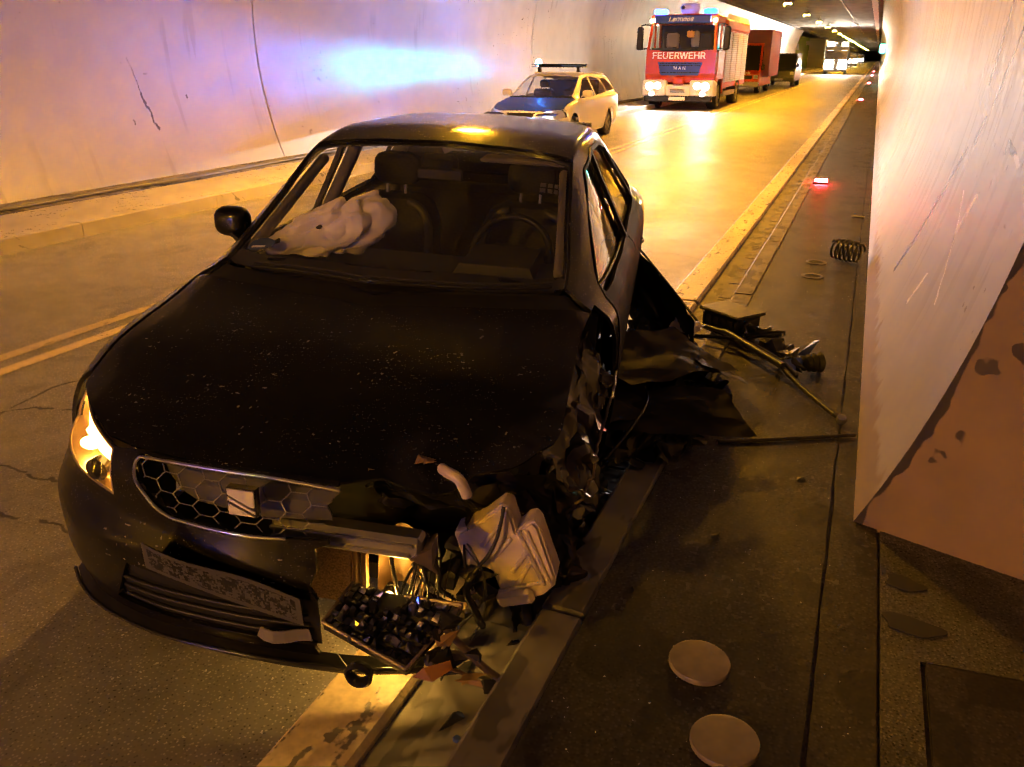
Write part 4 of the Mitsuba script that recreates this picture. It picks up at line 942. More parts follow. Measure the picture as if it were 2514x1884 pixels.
# washer reservoir
RES = Polygon([(.509, .455), (.60, .520), (.655, .578), (.680, .572), (.706, .495), (.735, .530), (.755, .538), (.772, .520), (.835, .352), (.832, .315), (.800, .275), (.693, .216), (.672, .235), (.636, .335), (.612, .345), (.560, .338), (.545, .350)]).buffer(-.012).buffer(.012)
lay = [(.0, -.010), (.010, -.002), (.016, 0.0), (.085, 0.0), (.095, -.006)]
rm = []
for (h0, o0), (h1, o1) in zip(lay[:-1], lay[1:]):
    rm.append(prism(RES.buffer(min(o0, o1)), h0, h1))
res_m = trimesh.util.concatenate(rm); res_m.vertices = res_m.vertices[:, [2, 0, 1]] * [-1, 1, 1] + [.56, 0, 0]; 
rs = C('washer_tank', res_m, 'pale_plastic', label='white plastic fluid tank hanging out of the torn corner')
for a_, b_ in (((.60, .43), (.66, .52)), ((.645, .40), (.69, .47)), ((.71, .50), (.80, .32)), ((.735, .505), (.815, .335)), ((.66, .27), (.80, .335)), ((.70, .35), (.745, .44)), ((.72, .31), (.75, .39))):
    p = np.array([[.562, *a_], [.562, *b_]]); C('rib', tube(p, .0075, 8), 'pale_plastic', rs, smooth=True)
C('moulded_box', bbox(.555, .585, .655, .775, .232, .285, .012).apply_transform(trimesh.transformations.rotation_matrix(.35, [1, 0, 0], [.57, .70, .26])), 'pale_plastic', rs)
C('cap', cyl([.55, .525, .352], [.60, .515, .335], .016, 12), 'plastic_black', rs)
C('wire', tube(spline([(.575, .665, .585), (.59, .655, .50), (.60, .632, .43), (.59, .60, .375), (.60, .585, .35)], 24), .006, 6), 'cable_black', rs, smooth=True)
C('wire', tube(spline([(.60, .585, .35), (.62, .57, .30), (.63, .60, .24), (.60, .62, .16)], 16), .012, 6), 'cable_black', rs, smooth=True)
C('coolant_hose', tube(spline([(.57, .475, .685), (.60, .500, .692), (.612, .532, .685), (.62, .556, .655), (.62, .565, .632)], 24), .017, 12), 'pale_plastic', smooth=True, label='pale hose stub under the bonnet edge')
# torn fender sheet, crushed liner and the hanging black skin
def crumple_sheet(cor, nu, nv, amp, freq, seed, ragged=.0):
    u, v = np.meshgrid(np.linspace(0, 1, nu), np.linspace(0, 1, nv), indexing='ij')
    c = np.array(cor, float); P = ((1 - u) * (1 - v))[..., None] * c[0] + (u * (1 - v))[..., None] * c[1] + (u * v)[..., None] * c[2] + ((1 - u) * v)[..., None] * c[3]
    if ragged:
        rgd = ragged * (meshkit.fbm(np.stack([u * 9, v * 0, u * 0 + seed], -1), 3, seed) - .3) * np.clip(v * 2 - 1, 0, 1)
        P += rgd[..., None] * (c[3] - c[0])
    q = np.stack([u * freq, v * freq, u * 0], -1)
    for k in range(3):
        P[..., k] += amp * (np.abs(meshkit.fbm(q + 11 * k, 4, seed + 3 * k) - .5) * 2 - .3)
    return grid_uv(P, nu, nv)[0]
C('torn_fender', crumple_sheet([(-.44, .745, .885), (.40, .66, .765), (.33, .87, .52), (-.30, .93, .68)], 34, 16, .09, 4.0, 4, .35), mat('torn_paint', proc(lambda p, n, uv: mi.Color3f(0.03, 0.022, 0.018) * (0.5 + 2.2 * smoothstep(.5, .7, f3(p.x * 9, p.y * 9, p.z * 9, 3)))), .32, specular=.6), smooth=28, label='torn and folded black fender sheet')
C('torn_edge', tube(spline([(-.30, .93, .70), (-.05, .93, .70), (.08, .90, .60), (.22, .90, .55), (.33, .86, .48), (.30, .80, .40)], 30) + .012 * (np.random.default_rng(3).random((30, 3)) - .5), .006, 5), 'torn_metal', smooth=True)
C('crushed_liner', crumple_sheet([(.34, .56, .62), (-.34, .62, .66), (-.42, 1.02, .12), (.36, .86, .10)], 60, 40, .17, 4.4, 8), 'plastic_gloss', smooth=16, label='crushed glossy black wheel liner')
C('crushed_liner', crumple_sheet([(.50, .50, .58), (.30, .84, .56), (.34, .92, .16), (.56, .70, .13)], 30, 26, .09, 3.5, 18), 'plastic_gloss', smooth=30)
C('crushed_liner', crumple_sheet([(.56, .22, .64), (.46, .66, .66), (.40, .72, .46), (.60, .30, .56)], 30, 16, .05, 4, 28), 'plastic_gloss', smooth=30)
C('torn_shard', [hull(np.array([(.02, 0, 0), (-.01, .05, .006), (.0, .055, .012), (-.015, .0, .012), (.015, .02, .018)]) * s + np.array(o)) for s, o in ((.9, (.66, .27, .695)), (1.1, (.58, .40, .705)), (.7, (.60, .43, .715)))], 'tan_plastic', label='small torn scraps on the bonnet edge', kind=None)

td = crumple_sheet([(-2.62, .905, .665), (-1.68, 1.285, .50), (-1.86, 1.30, .165), (-2.68, .88, .25)], 40, 18, .035, 3.0, 52)
C('peeled_door', [td, crumple_sheet([(-2.60, .865, .660), (-1.70, 1.255, .50), (-1.88, 1.27, .165), (-2.66, .84, .25)], 40, 18, .035, 3.0, 52)], 'plastic_black', smooth=30, label='black door panel peeled outwards over the kerb')
C('door_seal', tube(spline([(-2.62, .905, .668), (-2.2, 1.07, .60), (-1.68, 1.285, .502)], 20) + [0, 0, .006], .007, 6), 'plastic_black', smooth=True)
# broken headlamp lying on the hanging lip: rows of little chromed cells
hm = thing('broken_headlamp', 'smashed headlamp with rows of small chrome cells lying below the torn bumper', 'headlamp')
H = lambda n, m, b, par=None, **k: add(n, m, b, par or hm, tw=CW, **k)
A_, B_, D_, E_ = np.array([.88, .215, .315]), np.array([.76, .262, .372]), np.array([.80, .600, .385]), np.array([.93, .475, .245])
def onq(u, v): return (1 - u) * (1 - v) * A_ + u * (1 - v) * E_ + u * v * D_ + (1 - u) * v * B_
nq = np.cross(E_ - A_, B_ - A_); nq /= np.linalg.norm(nq)
if nq[2] < 0: nq = -nq
r9 = np.random.default_rng(12)
H('tray', hull([onq(a, b) - nq * d for a in (0, 1) for b in (0, 1) for d in (.012, .045)]), 'plastic_black')
H('rim', [tube(np.array([onq(*a) , onq(*b)]) + nq * .012, .0055, 6) for a, b in (((0, 0), (1, 0)), ((1, 0), (1, 1)), ((0, 1), (0, 0)), ((.5, .95), (1, 1)))], 'torn_metal')
mat('cell_dark', .10, .12, .95)
for i in range(13):
    for j in range(6):
        if (j > 3 and 3 < i < 7): continue
        u, v = (i + .5) / 13, (j + .5) / 6; c = onq(u, v); du, dv = (E_ - A_) / 13 * .46, (B_ - A_) / 6 * .44
        tilt = r9.normal(0, .006, 3); pts = [c + a * du + b * dv + nq * .0 for a in (-1, 1) for b in (-1, 1)] + [c + a * du * .7 + b * dv * .7 + nq * r9.uniform(.010, .026) + tilt for a in (-1, 1) for b in (-1, 1)]
        H('cell', hull(pts), ['chrome', 'cell_dark', 'cell_dark'][int(r9.integers(3))])
al = H('amber_lens', hull([(.92, .49, .215), (.93, .55, .22), (.90, .60, .25), (.89, .59, .27), (.915, .52, .25), (.87, .575, .22)]), mat('amber_plastic', (.20, .075, .01), .3))
H('lamp_ring', lathe([(.020, 0), (.038, 0), (.042, .02), (.034, .03), (.024, .02), (.020, 0)], 'x', 28).apply_transform(trimesh.transformations.translation_matrix([.91, .335, .195])), 'plastic_gloss', smooth=40)
H('strip', hull([(.92, .265, .265), (.93, .275, .262), (.925, .31, .20), (.935, .318, .205), (.91, .3, .2)]), 'trim_light')
for k in range(14):
    o = np.array([.86 + r9.uniform(-.05, .04), .56 + r9.uniform(-.03, .11), .24 + r9.uniform(-.05, .12)])
    H('splinter', hull(o + r9.normal(0, .018, (6, 3)) * [1, 1.6, .7]), ['plastic_black', 'tan_plastic', 'torn_metal', 'plastic_black'][k % 4])
H('rod', tube(spline([(.86, .56, .36), (.84, .62, .27), (.83, .70, .19), (.80, .76, .14)], 16), .011, 7), 'torn_metal', smooth=True)
H('flap', hull([(.80, .66, .13), (.84, .68, .12), (.74, .83, .12), (.79, .85, .115), (.76, .83, .14), (.81, .67, .145)]), 'plastic_black')

# suspension leg torn off, lying on the walkway
su = thing('suspension_wreck', 'torn-off black wheel hub and strut lying across the dark walkway', 'car wreckage')
S = lambda n, m, b, par=None, **k: add(n, m, b, par or su, **k)
mat('wreck_black', proc(lambda p, n, uv: mi.Color3f(0.016, 0.014, 0.012) * (0.5 + 1.4 * noise(p.x * 40, p.y * 40, p.z * 40))), .42, 0.0)
def placed(m, rot, axis, at):
    m = m.copy(); m.apply_transform(trimesh.transformations.rotation_matrix(rot, axis)); m.apply_translation(at); return m
HB = trimesh.transformations.rotation_matrix(-.62, [0, 0, 1]); HB[:3, 3] = [-.62, 5.06, WZ]
def SB(n, m, b, **k): m = m.copy(); m.apply_transform(HB); return S(n, m, b, **k)
SB('housing', bbox(-.16, .14, -.11, .11, .0, .13, .015), 'wreck_black'); SB('lid', bbox(-.18, .16, -.125, .125, .132, .155, .008), 'wreck_black')
for k_ in range(5): SB('rib', bbox(-.14 + .06 * k_, -.125 + .06 * k_, -.122, -.111, .01, .125, .003), 'wreck_black')
SB('outlet', lathe([(.034, 0), (.045, 0), (.045, .02), (.036, .025), (.036, .10), (.03, .10)], 'x', 24).apply_translation([.14, -.03, .07]), 'wreck_black', smooth=40)
S('brake_disc', placed(placed(lathe([(.05, -.010), (.125, -.010), (.125, -.004), (.12, 0), (.125, .004), (.125, .010), (.05, .010), (.048, .03), (.0005, .03)], 'y', 40), 1.15, [1, 0, 0], [0, 0, 0]), .5, [0, 0, 1], [-.40, 4.86, WZ + .075]), 'steel_dark', smooth=30)
S('caliper', placed(bbox(-.07, .07, -.04, .04, -.035, .035, .012), .8, [0, 0, 1], [-.34, 4.72, WZ + .07]), 'wreck_black')
S('knuckle', hull([(-.38, 4.62, WZ + .01), (-.26, 4.60, WZ), (-.24, 4.74, WZ + .02), (-.36, 4.78, WZ + .03), (-.34, 4.66, WZ + .12), (-.28, 4.70, WZ + .11)]), 'wreck_black')
S('strut', tube(np.array([(-.93, 5.05, .17), (-.66, 4.85, .19), (-.62, 4.82, .195), (-.24, 4.36, .19)]), [.014, .014, .020, .020], 12), 'steel_dark', smooth=40)
S('control_arm', tube(spline([(-.86, 4.78, .15), (-.5, 4.70, .19), (-.30, 4.50, .19), (-.16, 4.28, .17)], 20), .012, 8), 'plastic_gloss', smooth=True)
S('tie_rod', tube(spline([(-.24, 4.36, .18), (-.08, 4.10, .15), (.07, 3.87, WZ + .022)], 14), .013, 8), 'wreck_black', smooth=True)
rs9 = np.random.default_rng(33)
for k_ in range(14):
    o = np.array([rs9.uniform(-.80, -.14), 0, 0]); o[1] = 5.2 + (o[0] + .80) * -1.15 + rs9.uniform(-.16, .10); o[2] = WZ + rs9.uniform(.02, .08)
    S('scrap', hull(o + rs9.normal(0, .03, (7, 3)) * [1, 1.5, .5]), ['wreck_black', 'plastic_black'][k_ % 2])
S('rod_end', placed(lathe([(.0005, -.018), (.022, -.016), (.026, 0), (.022, .016), (.0005, .018)], 'z', 16), .3, [1, 0, 0], [.085, 3.85, WZ + .022]), 'steel', smooth=40)
S('drive_shaft', tube(spline([(-.42, 3.40, .13), (-.2, 3.52, .13), (.15, 3.72, .13)], 16), .009, 8), 'wreck_black', smooth=True)
S('rubber_boot', placed(lathe([(.02, -.06), (.045, -.05), (.03, -.035), (.05, -.02), (.034, -.005), (.055, .012), (.04, .03), (.058, .05), (.0005, .055)], 'x', 20), .6, [0, 0, 1], [-.10, 4.52, WZ + .055]), 'rubber', smooth=30)
S('clip', hull(np.array([(-.27, 4.40, .15), (-.15, 4.45, .16), (-.24, 4.47, .21), (-.14, 4.51, .20), (-.2, 4.35, .16)])), mat('clip_blue', (.05, .09, .30), .3))
S('clip', hull(np.array([(-.19, 4.66, .16), (-.13, 4.70, .15), (-.11, 4.79, .22), (-.08, 4.76, .235), (-.16, 4.68, .19)])), 'clip_blue')
S('bolt', cyl([-.40, 4.86, .22], [-.36, 4.84, .25], .010, 8), 'steel')
S('bolt', cyl([-.33, 4.80, .21], [-.29, 4.78, .235], .010, 8), 'steel')
sk_ = thing('bodywork_shade_heap', 'heap of crushed glossy black bodywork, enlarged to stand for shadow, on the walkway between car and torn wheel hub', 'car wreckage')  # debris spread wide so its black also stands in for the shadow
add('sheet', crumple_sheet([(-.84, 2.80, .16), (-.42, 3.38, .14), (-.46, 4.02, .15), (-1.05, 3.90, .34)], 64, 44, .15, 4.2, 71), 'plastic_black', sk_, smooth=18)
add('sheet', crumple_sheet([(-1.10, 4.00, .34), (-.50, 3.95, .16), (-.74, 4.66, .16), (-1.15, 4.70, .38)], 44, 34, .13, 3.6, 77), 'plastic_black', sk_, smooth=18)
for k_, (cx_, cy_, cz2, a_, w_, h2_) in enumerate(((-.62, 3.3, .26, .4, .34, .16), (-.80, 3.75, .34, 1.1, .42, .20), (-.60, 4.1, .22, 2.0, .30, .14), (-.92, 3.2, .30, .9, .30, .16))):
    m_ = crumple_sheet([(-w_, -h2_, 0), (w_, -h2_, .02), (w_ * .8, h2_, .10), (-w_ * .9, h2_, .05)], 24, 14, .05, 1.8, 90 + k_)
    m_.apply_transform(trimesh.transformations.rotation_matrix(a_, [0, .2, 1])); m_.apply_translation([cx_, cy_, cz2]); add('panel', m_, 'matt_black', sk_, smooth=25)
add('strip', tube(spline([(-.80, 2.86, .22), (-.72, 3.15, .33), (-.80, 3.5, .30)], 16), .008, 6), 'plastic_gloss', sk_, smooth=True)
bag = thing('torn_plastic', 'small crumpled pale plastic scrap beside the torn suspension', 'plastic scrap')
add('sheet', crumple_sheet([(-.88, 4.32, .34), (-.74, 4.32, .30), (-.70, 4.48, .33), (-.84, 4.50, .38)], 14, 12, .03, 4, 31), 'pale_plastic', bag)

# scattered fragments
def chips(n, pick, smin, smax, seed):
    r = np.random.default_rng(seed); out = []
    for k in range(n):
        x, y, z = pick(r); s = r.uniform(smin, smax)
        p = r.normal(0, 1, (6, 3)); p /= np.linalg.norm(p, axis=1, keepdims=True)
        out.append(hull(p * s * [1, r.uniform(.5, 1.4), .45] + [x, y, z + s * .3]))
    return trimesh.util.concatenate(out)
def spot_walk(r): return r.uniform(-.58, .22), 1.4 + 7 * r.random() ** 1.3, WZ
def spot_road(r):
    a = r.random(); return (-2.4 + 1.3 * r.random(), 1.15 + .55 * r.random(), 0) if a < .5 else (RX_KERB - .5 * r.random(), 1.3 + 2.6 * r.random(), 0)
add('glass_fragments', chips(260, spot_walk, .0015, .004, 5), mat('glass_chip', .55, .1, specular=.8)); labels['glass_fragments'] = {'label': 'tiny pale fragments strewn over the dark walkway', 'category': 'fragments', 'kind': 'stuff'}
add('road_fragments', chips(320, spot_road, .002, .006, 6), 'glass_chip'); labels['road_fragments'] = {'label': 'tiny fragments strewn on the road and channel before the wreck', 'category': 'fragments', 'kind': 'stuff'}
SH = ((-.30, 2.62, .022, 'larger black shard alone on the dark walkway beyond the round covers'), (-.05, 3.2, .018, 'small black shard near the long rod on the walkway'), (-.50, 2.2, .02, 'black shard on the walkway edge close to the kerb'),
      (-.85, 1.55, .03, 'black shard lying in the drain channel near the bottom'), (-.90, 1.75, .04, 'largest black shard in the drain channel under the broken headlamp'), (-.80, 1.92, .03, 'black shard in the channel under the white tank'))
for i, (x, y, s, lab_) in enumerate(SH):
    r = np.random.default_rng(60 + i); key = thing('plastic_shard', lab_, 'shard', 'black shards strewn by the kerb')
    z0 = WZ if x > RX_KIN - .1 else 0.0
    add('piece', hull(r.normal(0, 1, (8, 3)) * np.array([s, s * 1.5, s * .25]) * .55 + [x, y, z0 + s * .2]), 'plastic_black', key)
key = thing('white_chip', 'short white chip on the walkway beyond the coil spring', 'chip'); add('piece', bbox(-.03, .10, 9.66, 9.72, WZ, WZ + .012, .004), 'trim_light', key)
key = thing('blue_cap', 'tiny blue plastic cap lying in the channel at the bottom', 'cap'); add('shell', lathe([(.0005, .012), (.009, .011), (.012, 0), (.0005, 0)], 'z', 16).apply_translation([-.80, 1.50, .001]), 'clip_blue', key, smooth=40)

# ------------------------------------------------------------------ police estate car with its beacon flashing
mat('stripe_yellow', (.70, .42, .04), .4)
mat('stripe_red', (.35, .012, .015), .4)
mat('blue_lens', (.03, .10, .42), .15, specular=.6)
mat('headlamp_glass', (.6, .62, .65), .15, .6)
mat('stripe_blue', (.02, .05, .28), .35)
LE = Loft(ESTATE)
def police(label, PW, lit_lamps, beacon_L):
    k0 = thing('police_car', label, 'police car')
    A = lambda n, m, b, par=None, smooth=False, **k: add(n, m, b, par or k0, smooth, tw=PW, **k)
    e = lambda s: (lambda x, t: LE(x, t, s))
    shells, hoods = [], []
    for s in (-1, 1):
        b = Polygon([(-3.58, 0), (.36, 0), (.36, .505), (-.34, .52), (-.345, 1.0), (-3.58, 1.0)]).difference(WS).difference(HOOD).difference(COWL).difference(Polygon([(-.36, .5), (-.36, 1.01), (.9, 1.01), (.9, .5)]))
        for c in (-2.636, 0): b = b.difference(LE.poly(circle(c, .31, .352)))
        WQ = [(-2.58, 1.0), (-2.45, 1.30), (-2.95, 1.27), (-3.25, 1.10), (-3.30, 1.02)]
        for w in (WIN_F, WIN_R, WQ): b = b.difference(LE.poly(w))
        b = max(getattr(b, 'geoms', [b]), key=lambda g_: g_.area)
        shells.append(patch(b, e(s), .08, .035, .012, flip=s < 0)); hoods.append(patch(HOODS, e(s), .06, .05, .01, flip=s < 0))
        for w in (WIN_F, WIN_R, WQ): A('side_window', patch(LE.poly(w), lambda x, t: LE(x, t, s) - np.array([0, s * .008, 0]), .1, .05, 0, flip=s < 0), 'pane', smooth=True)
        A('yellow_stripe', patch(LE.poly([(-.45, .80), (-.45, .875), (-3.3, .94), (-3.3, .84)]), lambda x, t: LE(x, t, s) + np.array([0, s * .004, 0]), .08, .03, .003, flip=s < 0), 'stripe_yellow', smooth=40)
        A('red_stripe', patch(LE.poly([(-.45, .74), (-.45, .79), (-3.3, .83), (-3.3, .77)]), lambda x, t: LE(x, t, s) + np.array([0, s * .004, 0]), .08, .03, .003, flip=s < 0), 'stripe_red', smooth=40)
        for x in (0, -2.636): add_wheel(k0, x, s * .775, .316, s, PW)
        mm = trimesh.creation.icosphere(subdivisions=2); vv = np.sign(mm.vertices) * np.abs(mm.vertices) ** .7 * [.07, .12, .075]; mm.vertices = vv + [-.72, s * .96, 1.02]
        A('mirror', [mm, hull([(-.75, s * .82, .94), (-.67, s * .82, .94), (-.72, s * .90, 1.0), (-.72, s * .82, .98)])], 'white_paint', smooth=40)
        A('roof_rail', tube(LE(np.linspace(-1.5, -3.1, 12), np.full(12, .80), s) + [0, 0, .035], .014, 6), 'steel', smooth=True)
        hl_ = fpoly([(s * abs(y), z) for y, z in HL])
        hk = A('headlight', patch(hl_, fascia_off(-.06), .04, .03, .01), 'headlamp_glass', smooth=40)
        A('cover', patch(hl_, fascia_off(-.002), .04, .03, 0), 'pane', hk, smooth=True)
        if lit_lamps:
            A('lamp', box(.70, .712, s * .60 - .05, s * .60 + .05, .628, .652), 'lamp_housing', hk, emitter=emit(WHITE, 25, .1))
            q0, q1 = [(np.array(PW.matrix) @ [*c, 1])[:3] for c in ((.80, s * .60, .645), (4.8, s * .60, .20))]
            beam(f'headlight_beam_{len(scene)}', q0, q1, WHITE, POLICE_I, 75, 30, .7)
            A('shield', hull([(x, s * .60 + y, (.662 - (x - .80) * .16) + d) for x in (.70, .96) for y in (-.22, .22) for d in (0, .004)]), 'plastic_black', hk)
    A('body_shell', shells, 'white_paint', smooth=35)
    hm_ = trimesh.util.concatenate(hoods); hd_ = A('hood', hm_, 'stripe_blue', smooth=35, label='blue bonnet with white lettering')
    tm = meshkit.text_mesh('POLIZEI', .085, .004, bold=True); tm.apply_translation([-tm.bounds[:, 0].mean(), 0, 0])
    v = tm.vertices.copy(); xs = np.full(len(v), 0.05) - v[:, 1]; yy = v[:, 0]
    tt = np.linspace(.5, 1, 60)
    zz_ = np.array([np.interp(abs(a), LE(np.full(60, b), tt)[::-1, 1], LE(np.full(60, b), tt)[::-1, 2]) for a, b in zip(yy, xs)])
    tm.vertices = np.stack([xs, yy, zz_ + .002 + v[:, 2]], 1); A('lettering', tm, 'sticker_white', hd_)
    A('cowl_panel', [patch(COWL, lambda x, t: LE(x, t, s_) - [0, 0, .018], .05, .05, .008, flip=s_ < 0) for s_ in (-1, 1)], 'plastic_black', smooth=40)
    g_ = trimesh.util.concatenate([patch(WS, e(s_), .06, .05, 0, flip=s_ < 0) for s_ in (-1, 1)]); g_.merge_vertices(digits_vertex=5)
    A('windscreen', g_, 'pane', smooth=True)
    sk_ = Polygon([(-1, .20), (1, .20), (1, .76), (-1, .76)]).difference(fpoly(top_line)).difference(fpoly([(-y, z) for y, z in top_line]))
    for s in (-1, 1): sk_ = sk_.difference(fpoly([(s * abs(y), z) for y, z in HL]))
    sk_ = sk_.difference(fpoly([(-.33, .69), (.33, .69), (.25, .55), (-.25, .55)])).difference(fpoly(INTAKE))
    A('bumper', patch(max(getattr(sk_, 'geoms', [sk_]), key=lambda q_: q_.area), fascia_off(0), .05, .04, .012), 'white_paint', smooth=35)
    A('grille', patch(fpoly([(-.34, .70), (.34, .70), (.26, .54), (-.26, .54)]), fascia_off(-.03), .05, .04, .005), 'plastic_black', smooth=35)
    A('intake', patch(fpoly(INTAKE), fascia_off(-.03), .05, .04, .005), 'joint_dark')
    A('rear_wall', box(-3.56, -3.50, -.68, .68, .3, .98), 'white_paint')
    A('dashboard', hull([(-.42, y, z) for y in (-.68, .68) for z in (.6, .93)] + [(-.92, y, z) for y in (-.70, .70) for z in (.6, .95)]), 'dash_skin')
    for y in (-.36, .36): A('seat', [bbox(-1.62, -1.42, y - .24, y + .24, .5, 1.08, .05), bbox(-1.64, -1.53, y - .13, y + .13, 1.10, 1.27, .04)], 'seat_cloth')
    A('floor_pan', box(-3.4, .4, -.72, .72, .22, .28), 'joint_dark')
    A('cargo_screen', box(-2.60, -2.56, -.62, .62, .4, 1.25), 'dash_skin')
    bar = A('light_bar', [bbox(-1.66, -1.34, -.62, .62, 1.545, 1.560, .006), bbox(-1.66, -1.34, -.62, .62, 1.596, 1.612, .006), box(-1.56, -1.44, -.45, .45, 1.560, 1.596), box(-1.55, -1.45, -.5, -.44, 1.44, 1.545), box(-1.55, -1.45, .44, .5, 1.44, 1.545)], 'plastic_black')
    for s in (-1, 1):
        A('dome', [box(-1.655, -1.645, s * .12, s * .60, 1.561, 1.595), box(-1.355, -1.345, s * .12, s * .60, 1.561, 1.595)], 'blue_lens', bar) if s > 0 else None
    if lit_lamps:
        A('beam_blocker', [box(-1.66, -1.36, -.456, -.450, 1.560, 1.596), box(-1.636, -1.630, -.57, -.456, 1.560, 1.596)], 'plastic_black', bar)  # plates added to block blue light towards the truck and right wall
        A('beacon', box(-1.60, -1.49, -.52, -.46, 1.567, 1.589), 'blue_lens', bar, emitter=emit([.01, .17, 1.0], beacon_L, 1.0), label='flashing blue beacon end of the light bar')
    if lit_lamps: A('flash_dome', lathe([(.0005, .10), (.035, .098), (.062, .075), (.07, .0), (.0005, 0)], 'z', 24).apply_translation([-1.50, -.50, 1.613]).convex_hull, 'blue_lens', bar, emitter=emit([.015, .16, 1.0], FLASH_L, .7), label='dazzling blue flashing dome on the light bar')
    else: A('flash_lens', bbox(-1.40, -1.325, -.64, .64, 1.55, 1.607, .012), 'blue_lens', bar, emitter=emit(BLUE, beacon_L, .5))
    if not lit_lamps:
        for s in (-1, 1): A('grille_flasher', bbox(.86, .90, s * .24 - .10, s * .24 + .10, .56, .65, .01), 'blue_lens', emitter=emit(BLUE, beacon_L * 1.8, .4))
    return k0
police('white police estate car with blue bonnet and flashing roof light by the left wall', pose(-6.72, 17.15, 0, math.radians(-90)), True, BEACON_L)
police('second police car standing behind the photographer with its blue lights on', pose(-4.4, -7.0, 0, math.radians(90)), False, REAR_BEACON_L)

# ------------------------------------------------------------------ fire engine: local x to the right, y backwards, z up
FT = T().translate([-6.42, 30.3, 0]).scale([1, 1, .94])
ft = thing('fire_engine', 'red fire engine with blazing headlights and white lettering on its front', 'fire engine')
F_ = lambda n, m, b, par=None, smooth=False, **k: add(n, m, b, par or ft, smooth, tw=FT, **k)
mat('fire_red', (.40, .035, .005), .3, specular=.5, clearcoat=.5, clearcoat_gloss=.9)
mat('fire_white', (.72, .72, .72), .35)
mat('shutter', proc(lambda p, n, uv: mi.Color3f(.50, .46, .42) * (.75 + .3 * smoothstep(.2, .5, dr.abs(p.z * 14 - dr.floor(p.z * 14) - .5)))), .4, .4)
def prism_x(pts, x0, x1):  # profile in (y, z) extruded along x
    m = trimesh.creation.extrude_polygon(Polygon(pts), x1 - x0, engine='earcut'); m.vertices = m.vertices[:, [2, 0, 1]] + [x0, 0, 0]; return m
cab = F_('cab', prism_x([(.06, 1.15), (0, 1.3), (.02, 2.12), (.14, 2.12), (.10, 2.06), (1.9, 2.06), (1.9, 1.15)], -1.22, 1.22), 'fire_red')
F_('lower_front', hull([(x, y, z) for x, y in ((-1.22, .06), (1.22, .06), (-1.22, .4), (1.22, .4)) for z in (1.0, 1.16)]), 'fire_red', cab)
F_('pillar', hull([(-1.22, .04, 2.06), (-1.12, .02, 2.06), (-1.22, .2, 2.06), (-1.14, .22, 3.05), (-1.06, .18, 3.05), (-1.14, .36, 3.05)]), 'fire_red', cab)
F_('pillar', hull([(1.22, .04, 2.06), (1.12, .02, 2.06), (1.22, .2, 2.06), (1.14, .22, 3.05), (1.06, .18, 3.05), (1.14, .36, 3.05)]), 'fire_red', cab)
F_('roof', bbox(-1.16, 1.16, .16, 1.9, 3.02, 3.34, .06), 'fire_red', cab)
F_('back_wall', box(-1.2, 1.2, 1.84, 1.9, 2.06, 3.05), 'dash_skin', cab)
for s in (-1, 1):
    dk = F_('door', box(s * 1.222, s * 1.24, .45, 1.75, 1.1, 2.10), 'fire_red', cab)
    F_('side_window', box(s * 1.17, s * 1.178, .42, 1.7, 2.12, 2.95), 'pane', cab)
    F_('door_frame', [box(s * 1.15, s * 1.20, 1.70, 1.84, 2.06, 3.03), box(s * 1.15, s * 1.20, .95, 1.05, 2.06, 3.03)], 'fire_red', cab)
def win(x, z): return np.array([x, .02 + .16 * (z - 2.1) / .9 + .10 * (x / 1.1) ** 4, z])
ux, uz = np.meshgrid(np.linspace(-1.11, 1.11, 16), np.linspace(2.10, 3.04, 6), indexing='ij')
wmesh, _ = grid_uv(np.array([[win(a, b) for a, b in zip(r1, r2)] for r1, r2 in zip(ux, uz)]), 16, 6)
fw = F_('windscreen', wmesh, 'pane', smooth=True)
F_('seal', [tube([win(a, 2.10) for a in np.linspace(-1.1, 1.1, 12)], .03, 6), tube([win(a, 3.04) for a in np.linspace(-1.08, 1.08, 12)], .03, 6)], 'plastic_black', fw)
F_('wiper', [tube([win(a, 2.14) - [0, .03, 0], win(a + .75, 2.22) - [0, .03, 0]], .016, 6) for a in (-.9, -.2, .3)], 'plastic_black', fw)
F_('dashboard', box(-1.1, 1.1, .25, .5, 2.0, 2.2), 'dash_skin', cab)
F_('cab_seat', [bbox(x - .28, x + .28, 1.0, 1.25, 2.0, 2.75, .08) for x in (-.62, .62)], 'seat_cloth', cab)
F_('crew_jacket', [lump(70, -.75, -.28, .85, 1.1, 2.15, 2.75), lump(75, .15, .45, .8, 1.0, 2.2, 2.8)], 'trim_light', cab, smooth=35)
F_('crew_helmet', [lump(80, .02, .28, .62, .85, 2.55, 2.80)], 'stripe_yellow', cab, smooth=35)
sg = F_('name_board', bbox(-1.0, .95, .02, .14, 3.04, 3.30, .03), 'stripe_blue')
def text_on(txt, h, cx, z, y, m, par, slant=0.0, bold=True, depth=.012):
    t_ = meshkit.text_mesh(txt, h, depth, bold=bold); t_.apply_translation([-t_.bounds[:, 0].mean() + 0, 0, 0]); v = t_.vertices
    t_.vertices = np.stack([v[:, 0] + slant * v[:, 1] + cx, y - v[:, 2], z + v[:, 1]], 1)
    return F_('lettering', t_, m, par)
text_on('Lermoos', .15, -.08, 3.10, .018, 'fire_white', sg, slant=.25)
text_on('FEUERWEHR', .225, -.06, 1.82, .008, 'fire_white', cab)
gk = F_('grille', hull([(-.78, -.03, 1.70), (.78, -.03, 1.70), (-.66, -.03, 1.24), (.66, -.03, 1.24), (-.78, .02, 1.70), (.78, .02, 1.70), (-.66, .03, 1.24), (.66, .03, 1.24)]), 'stripe_blue')
text_on('M A N', .11, 0.0, 1.44, -.032, 'chrome', gk)
